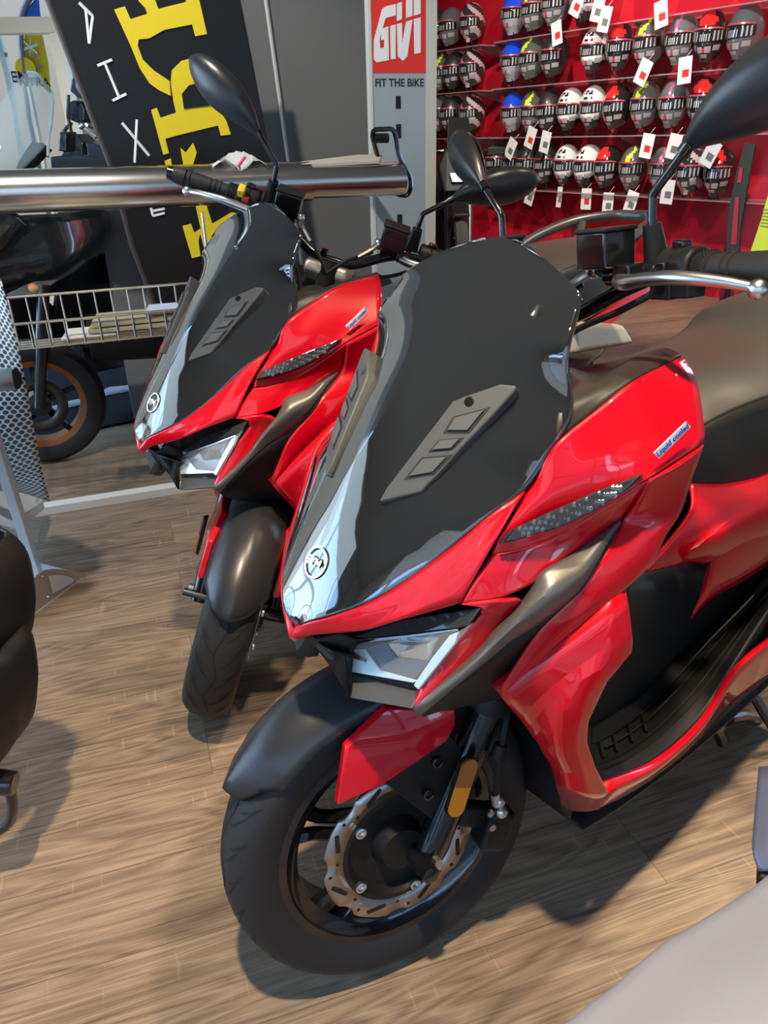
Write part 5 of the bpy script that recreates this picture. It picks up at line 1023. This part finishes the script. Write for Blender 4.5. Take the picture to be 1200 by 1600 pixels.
obj('foot_opening', MB().prism([rs_(V(p))+fN*.001 for p in ((-1.0420,2.0097,0.0885), (-1.0308,2.0401,0.0743), (-1.0167,2.0785,0.0458), (-1.0089,2.0996,0.0206), (-1.0120,2.0912,0.0113), (-1.0420,2.0098,0.0254))], fN*.0008), WM, ft_, False)
mb = MB()
for p in ((-1.0495,1.9894,0.0988), (-1.0490,1.9908,0.0237)): mb.ball(rs_(p)+fN*.001, .0035, 8, 6)
obj('rivet', mb, ALU, ft_)
obj('lower_shelf', MB().prism([rs_(p) for p in ((-1.3031,2.1000,0.2716), (-1.2078,2.1200,0.2140), (-1.1685,2.1500,0.1787), (-1.2445,2.5000,0.0832), (-1.2689,2.5500,0.1254), (-1.4493,2.4000,0.2735))], (0, 0, .03)), WM, sd, False, .002)
HEXM = mat('hex_white', (.55, .62, .64), .35, .1); HEXD = mat('hex_dark', (.045, .055, .06), .4)
def hexmat():
    m = mat('hex_mesh_sheet', (.5, .55, .58), .4); n = m.node_tree.nodes; L = m.node_tree.links; b = n['Principled BSDF']
    uv = n.new('ShaderNodeUVMap'); s = n.new('ShaderNodeVectorMath'); s.operation = 'MULTIPLY'; s.inputs[1].default_value = (11.0, 30.0, 1)
    def ma(op, a, bb=0, c=0):
        q = n.new('ShaderNodeMath'); q.operation = op
        for i, v in enumerate((a, bb, c)):
            if isinstance(v, (int, float)): q.inputs[i].default_value = v
            else: L.new(v, q.inputs[i])
        return q.outputs[0]
    L.new(uv.outputs[0], s.inputs[0]); sp = n.new('ShaderNodeSeparateXYZ'); L.new(s.outputs[0], sp.inputs[0]); x, y = sp.outputs[0], sp.outputs[1]
    def cell(ox, oy):
        fx = ma('SUBTRACT', ma('FRACT', ma('ADD', x, ox)), .5); fy = ma('SUBTRACT', ma('FRACT', ma('ADD', y, oy)), .5)
        return ma('ADD', ma('MULTIPLY', fx, fx), ma('MULTIPLY', ma('MULTIPLY', fy, fy), 2.2))
    d = ma('MINIMUM', cell(0, 0), cell(.5, .5)); k = ma('LESS_THAN', d, .125)
    mx = n.new('ShaderNodeMix'); mx.data_type = 'RGBA'; mx.inputs['A'].default_value = (.62, .66, .66, 1); mx.inputs['B'].default_value = (.04, .05, .055, 1)
    L.new(k, mx.inputs['Factor']); L.new(mx.outputs['Result'], b.inputs['Base Color']); return m
hx = [[V((-1.1221,2.1000,0.9983)), V((-1.0315,2.0500,0.9956)), V((-0.9610,2.0000,0.9764))], [V((-1.1432,2.0500,0.8322)), V((-1.0338,2.0000,0.8327)), V((-0.9437,1.9700,0.8041))], [V((-1.2026,2.0500,0.6170)), V((-1.0990,2.0200,0.6151)), V((-0.9665,2.0000,0.6278))], [V((-1.3150,2.1500,0.3900)), V((-1.1643,2.1200,0.3883)), V((-1.0236,2.1000,0.4246))], [V((-1.3436,2.2000,0.3026)), V((-1.1820,2.2000,0.2959)), V((-1.0722,2.2000,0.2566))]]
def uvsheet(name, rows, nu, nv, m, parent):
    rr = [crom(r, nu) for r in rows]; cols = [crom([r[j] for r in rr], nv) for j in range(nu)]
    me = bpy.data.meshes.new(name); vs = [tuple(rs_(cols[j][i])) for i in range(nv) for j in range(nu)]
    fs = [(i*nu+j, i*nu+j+1, (i+1)*nu+j+1, (i+1)*nu+j) for i in range(nv-1) for j in range(nu-1)]
    me.from_pydata(vs, [], fs); ul = me.uv_layers.new(name='UVMap')
    for p in me.polygons:
        p.use_smooth = True
        for li in p.loop_indices: v = me.loops[li].vertex_index; ul.data[li].uv = ((v % nu)/(nu-1), 1-(v//nu)/(nv-1))
    me.materials.append(m); o = link(name, me, parent); q = o.modifiers.new('s', 'SOLIDIFY'); q.thickness = .004; return o
uvsheet('perforated_sheet', hx, 14, 24, hexmat(), sd)
mb = MB().tube([rs_((-1.0566,1.8600,0.7455)), rs_((-0.9417,1.9000,0.7439))], .027, 24, cap=False); tb = obj('cross_tube', mb, mat('teal_tube', (.40, .62, .68), .3, .7), sd, solid=.003)
obj('tube_plug', MB().lathe([(0, 0), (0, .024), (.004, .027), (.006, .0)], rs_((-0.9384,1.9000,0.7439)), (1, -.02, 0), 20), BLK, tb)

# ------------------------------------------------------------------ edge of a black scooter at far left, grey scooter at lower right
bs = empty('black_scooter', (-1.25, 1.15, 0), 'black scooter cut off by the left edge with rounded side panels', 'scooter'); Q0 = bs.location.copy()
def rb2(p): return V(p)-Q0
def blob(nm, prof, m, Y, depth, x0=-1.35):
    rows = []
    for (u, v_) in prof:
        pass
def lobe(nm, pts, m, depth=.16, back=.45):
    rows = []
    for p in pts:
        p = V(p); rows.append([rb2(p+Vector((-back, -.03, 0))), rb2(p+Vector((-back*.5, -depth*.9, 0))), rb2(p+Vector((-.06, -depth*.75, 0))), rb2(p+Vector((-.010, -depth*.30, 0))), rb2(p), rb2(p+Vector((-.02, depth*.5, 0))), rb2(p+Vector((-back*.6, depth, 0)))])
    return obj(nm, MB().sheet(rows, 26, 22), m, bs, solid=.006)
lobe('side_cover', [(-0.6548,1.1000,0.6843), (-0.6371,1.1000,0.6617), (-0.6294,1.1000,0.6315), (-0.6315,1.1000,0.5867), (-0.6375,1.1000,0.5473), (-0.6522,1.1000,0.5002), (-0.6735,1.1000,0.4588), (-0.6978,1.1000,0.4164)], BLK)
lobe('rear_cover', [(-0.6453,1.0400,0.5307), (-0.6308,1.0400,0.5197), (-0.6276,1.0400,0.4969), (-0.6324,1.0400,0.4490), (-0.6413,1.0400,0.4068), (-0.6607,1.0400,0.3489), (-0.6857,1.0400,0.3120), (-0.7098,1.0400,0.2897)], BLK)
obj('tail_frame', MB().box(rb2((-1.20, 1.1, .5)), (.5, .25, .34)), BLK, bs, False, .04)
mb = MB().tube([rb2((-0.7429,1.0000,0.2691)), rb2((-0.6983,1.0000,0.2644)), rb2((-0.6718,1.0000,0.2604))], [.022, .024, .022], 20); obj('foot_peg', mb, BLKG, bs, bevel=.004)
mb = MB().tube([rb2((-0.6839,1.0000,0.2483)), rb2((-0.6921,1.0000,0.1957)), rb2((-0.7137,1.0000,0.1552)), rb2((-0.7695,1.0000,0.1234))], .010, 10, smooth=14); obj('peg_bracket', mb, BLKG, bs)
obj('rear_tyre', MB().lathe(tyre_prof, (-.28, -.05, .268), (0, 1, 0), 40), RUB, bs)

gs_ = empty('grey_scooter', (.95, .35, 0), 'satin silver grey scooter body cut off by the lower right corner', 'scooter'); G0 = gs_.location.copy()
SG = mat('satin_silver_grey', (.27, .29, .34), .36, .25, .25)
def rg(p): return V(p)-G0
edge = [(0.1014,0.3725,0.5200), (0.1651,0.4253,0.5200), (0.2170,0.4573,0.5200), (0.2746,0.4960,0.5200), (0.3329,0.5258,0.5200), (0.3903,0.5548,0.5200), (0.4201,0.5732,0.5200), (0.5365,0.6534,0.5000)]
rows = []
for k, (dx, dy, dz) in enumerate(((0, 0, 0), (.022, -.020, .012), (.06, -.055, .024), (.12, -.11, .032), (.20, -.18, .034), (.32, -.28, .022))):
    rows.append([rg(V(p)+Vector((dx, dy, dz))) for p in edge])
rows = [[p+Vector((.02, -.02, -.05)) for p in rows[0]]]+rows
obj('tail_cover', MB().sheet(rows, 30, 24), SG, gs_, solid=.004)
e2 = [(0.4643,0.7020,0.5600), (0.4302,0.6317,0.5400), (0.4184,0.6043,0.5300), (0.4189,0.5849,0.5200)]
obj('side_cover', MB().sheet([[rg(p) for p in e2], [rg(V(p)+Vector((.03, -.01, .015))) for p in e2], [rg(V(p)+Vector((.12, -.02, .03))) for p in e2]], 14, 12), mat('blue_grey_paint', (.10, .115, .17), .4, .3), gs_, solid=.004)
obj('seat', MB().prism([rg(p) for p in ((0.4494,0.6465,0.5000), (0.5768,0.7130,0.5000), (0.4890,0.5510,0.5000), (0.4157,0.5787,0.5000))], (0, 0, .02)), BLK, gs_, False, .004)
obj('tail_frame', MB().box((-.1, -.02, .42), (.45, .2, .16)), BLK, gs_, False, .03)
obj('rear_tyre', MB().lathe(tyre_prof, (-.05, -.15, .27), (0, 1, 0), 40), RUB, gs_)

# ------------------------------------------------------------------ things along the red wall
mc = empty('motorcycle', (0.7403,7.2000,0.0508), 'dark motorcycle seen nose on beside the sign panel', 'motorcycle'); M0 = Vector((mc.location.x, mc.location.y, 0))
fz = Matrix.Rotation(R(1), 3, 'Z')
def mm(x, y, z): return fz@Vector((x, y, z))
ax_ = fz@Vector((1, 0, 0))
obj('front_tyre', MB().lathe([(-.05, .23), (-.062, .26), (-.05, .29), (0, .31), (.05, .29), (.062, .26), (.05, .23)], mm(0, 0, .31), ax_, 40), mat('dusty_tyre', (.06, .055, .05), .7, bump=(60, 1, .01)), mc)
obj('wheel_rim', MB().lathe([(-.04, .23), (-.03, .21), (.03, .21), (.04, .23)], mm(0, 0, .31), ax_, 40), BLKG, mc)
for s in (1, -1): obj('fork_leg', MB().tube([mm(.10*s, .02, .30), mm(.10*s, .16, .95)], [.028, .03], 10), STEEL if s > 0 else BLKG, mc)
obj('front_fender', MB().prism([mm(-.07, -.16, .62), mm(.07, -.16, .62), mm(.08, .1, .70), mm(-.08, .1, .70)], (0, 0, .03)), BLK, mc, False, .01)
obj('nose_fairing', MB().prism([mm(-.14, 0, .82), mm(.14, 0, .82), mm(.19, .1, 1.02), mm(.12, .12, 1.16), mm(-.12, .12, 1.16), mm(-.19, .1, 1.02)], mm(0, .2, 0)), BLK, mc, False, .02)
obj('windscreen', MB().prism([mm(-.11, .10, 1.14), mm(.11, .10, 1.14), mm(.09, .22, 1.40), mm(-.09, .22, 1.40)], mm(0, .01, 0)), GLOSS, mc, False, .004)
obj('headlight', MB().prism([mm(-.07, -.006, .9), mm(.07, -.006, .9), mm(.09, .02, .97), mm(-.09, .02, .97)], mm(0, .01, 0)), REFL, mc, False)
obj('handlebar', MB().tube([mm(-.40, .30, 1.12), mm(-.2, .25, 1.14), mm(.2, .25, 1.14), mm(.40, .30, 1.12)], .014, 8), BLKG, mc)
obj('hand_guard', MB().box(mm(.34, .24, 1.13), (.16, .06, .07), fz), BLK, mc, bevel=.01); obj('hand_guard', MB().box(mm(-.34, .24, 1.13), (.16, .06, .07), fz), BLK, mc, bevel=.01)
obj('body', MB().tube([mm(0, .3, .75), mm(0, .9, .75), mm(0, 1.3, .85)], [.16, .18, .10], 12), BLK, mc)
obj('rear_tyre', MB().lathe([(-.07, .22), (-.08, .26), (-.06, .29), (0, .31), (.06, .29), (.08, .26), (.07, .22)], mm(0, 1.42, .31), ax_, 32), RUB, mc)
mc.location = M0
pq = [(3.0348,0.5500,0.1482), (1.5358,0.5500,0.2921)]
o = obj('low_plinth', MB().prism([ww(2.05, .02, 0), ww(2.95, .02, 0), ww(2.95, .5, 0), ww(2.05, .5, 0)], (0, 0, .22)), mat('plinth_brown', (.16, .075, .06), .5), smooth=False, bevel=.004)
tag(o, 'low brown plinth against the red wall right of the dark motorcycle', 'plinth')
# perforated upright and lime board at the right
up = obj('slotted_upright', MB().prism([V((-0.1431,0.4200,1.1783))*0+ww(*(-0.1431,0.4200,1.1783)), ww(*(-0.2249,0.4200,1.1616)), ww(*(-0.2206,0.4200,0.8540)), ww(*(-0.2238,0.4200,0.5928)), ww(*(-0.2633,0.4200,0.3246)), ww(*(-0.1591,0.4200,0.3127)), ww(*(-0.1046,0.4200,0.7180)), ww(*(-0.1140,0.4200,0.9783))], -WN*.02), mat('olive_metal', (.045, .045, .03), .5, .4), smooth=False, bevel=.002)
tag(up, 'dark olive slotted metal upright leaning at the right of the red wall', 'rack upright')
for (a, b, c2, d2) in (((-0.1451,0.4250,0.8167), (-0.1756,0.4250,0.8181), (-0.2213,0.4250,0.4944), (-0.1749,0.4250,0.4903)), ((-0.1406,0.4250,1.0128), (-0.1657,0.4250,1.0132), (-0.1706,0.4250,0.9163), (-0.1403,0.4250,0.9154)), ((-0.1839,0.4250,0.4455), (-0.2150,0.4250,0.4485), (-0.2262,0.4250,0.3672), (-0.1899,0.4250,0.3632))):
    obj('slot', MB().prism([ww(*a), ww(*b), ww(*c2), ww(*d2)], WN*.002), REDW, up, False)
sbase = (-0.2115,0.4200,0.3187)
obj('upright_post', MB().tube([ww(*sbase), ww(sbase[0], .42, 0)], .02, 6), BLK, up, False)
lb = obj('lime_board', MB().prism([ww(*(-0.4380,0.5000,0.8668)), ww(*(-0.5711,0.5000,1.0698)), ww(*(-0.8150,0.5000,0.3959)), ww(*(-0.3702,0.5000,0.3812)), ww(*(-0.4217,0.5000,0.6994))], -WN*.02), mat('lime_board', (.62, .72, .04), .5), smooth=False, bevel=.002)
tag(lb, 'bright lime green printed board at the right frame edge', 'board')
lbp = (-0.5238,0.5000,0.4503); obj('board_post', MB().tube([ww(*lbp), ww(lbp[0], .5, 0)], .02, 6), BLK, lb, False)
for k in range(6):
    p = V(ww(*(-0.4264,0.5050,0.7589)))-Z*.022*k; obj('board_print', MB().prism([p, p-WD*.12, p-WD*.12-Z*.006, p-Z*.006], WN*.001), mat('print_olive', (.30, .36, .04), .5), lb, False)

# ------------------------------------------------------------------ ceiling lamps
LSH = mat('lamp_black', (.02, .02, .02), .4); LEM = mat('lamp_glow', (1, .9, .75), .5, emit=18)
LN = ['over the front wheel of the nearest scooter', 'above the camera', 'near the helmet wall', 'over the seat of the nearest scooter', 'beside the banner', 'farthest, before the motorcycle']
for a, ln in zip(LAMPS, LN):
    d_ = (V(a[1])-V(a[0])).normalized(); o_ = V(a[0])
    t = empty('track_spotlight', o_, 'black ceiling spotlight '+ln, 'spotlight', 'ceiling spotlights')
    obj('lamp_shade', MB().lathe([(-.17, .0), (-.17, .05), (-.02, .06)], (0, 0, 0), d_, 24), LSH, t, solid=.003)
    obj('lamp_bulb', MB().lathe([(-.06, .0), (-.06, .045)], (0, 0, 0), d_, 20), LEM, t)
    obj('lamp_stem', MB().tube([-d_*.15, Vector((0, 0, .12))], .012, 8), LSH, t)
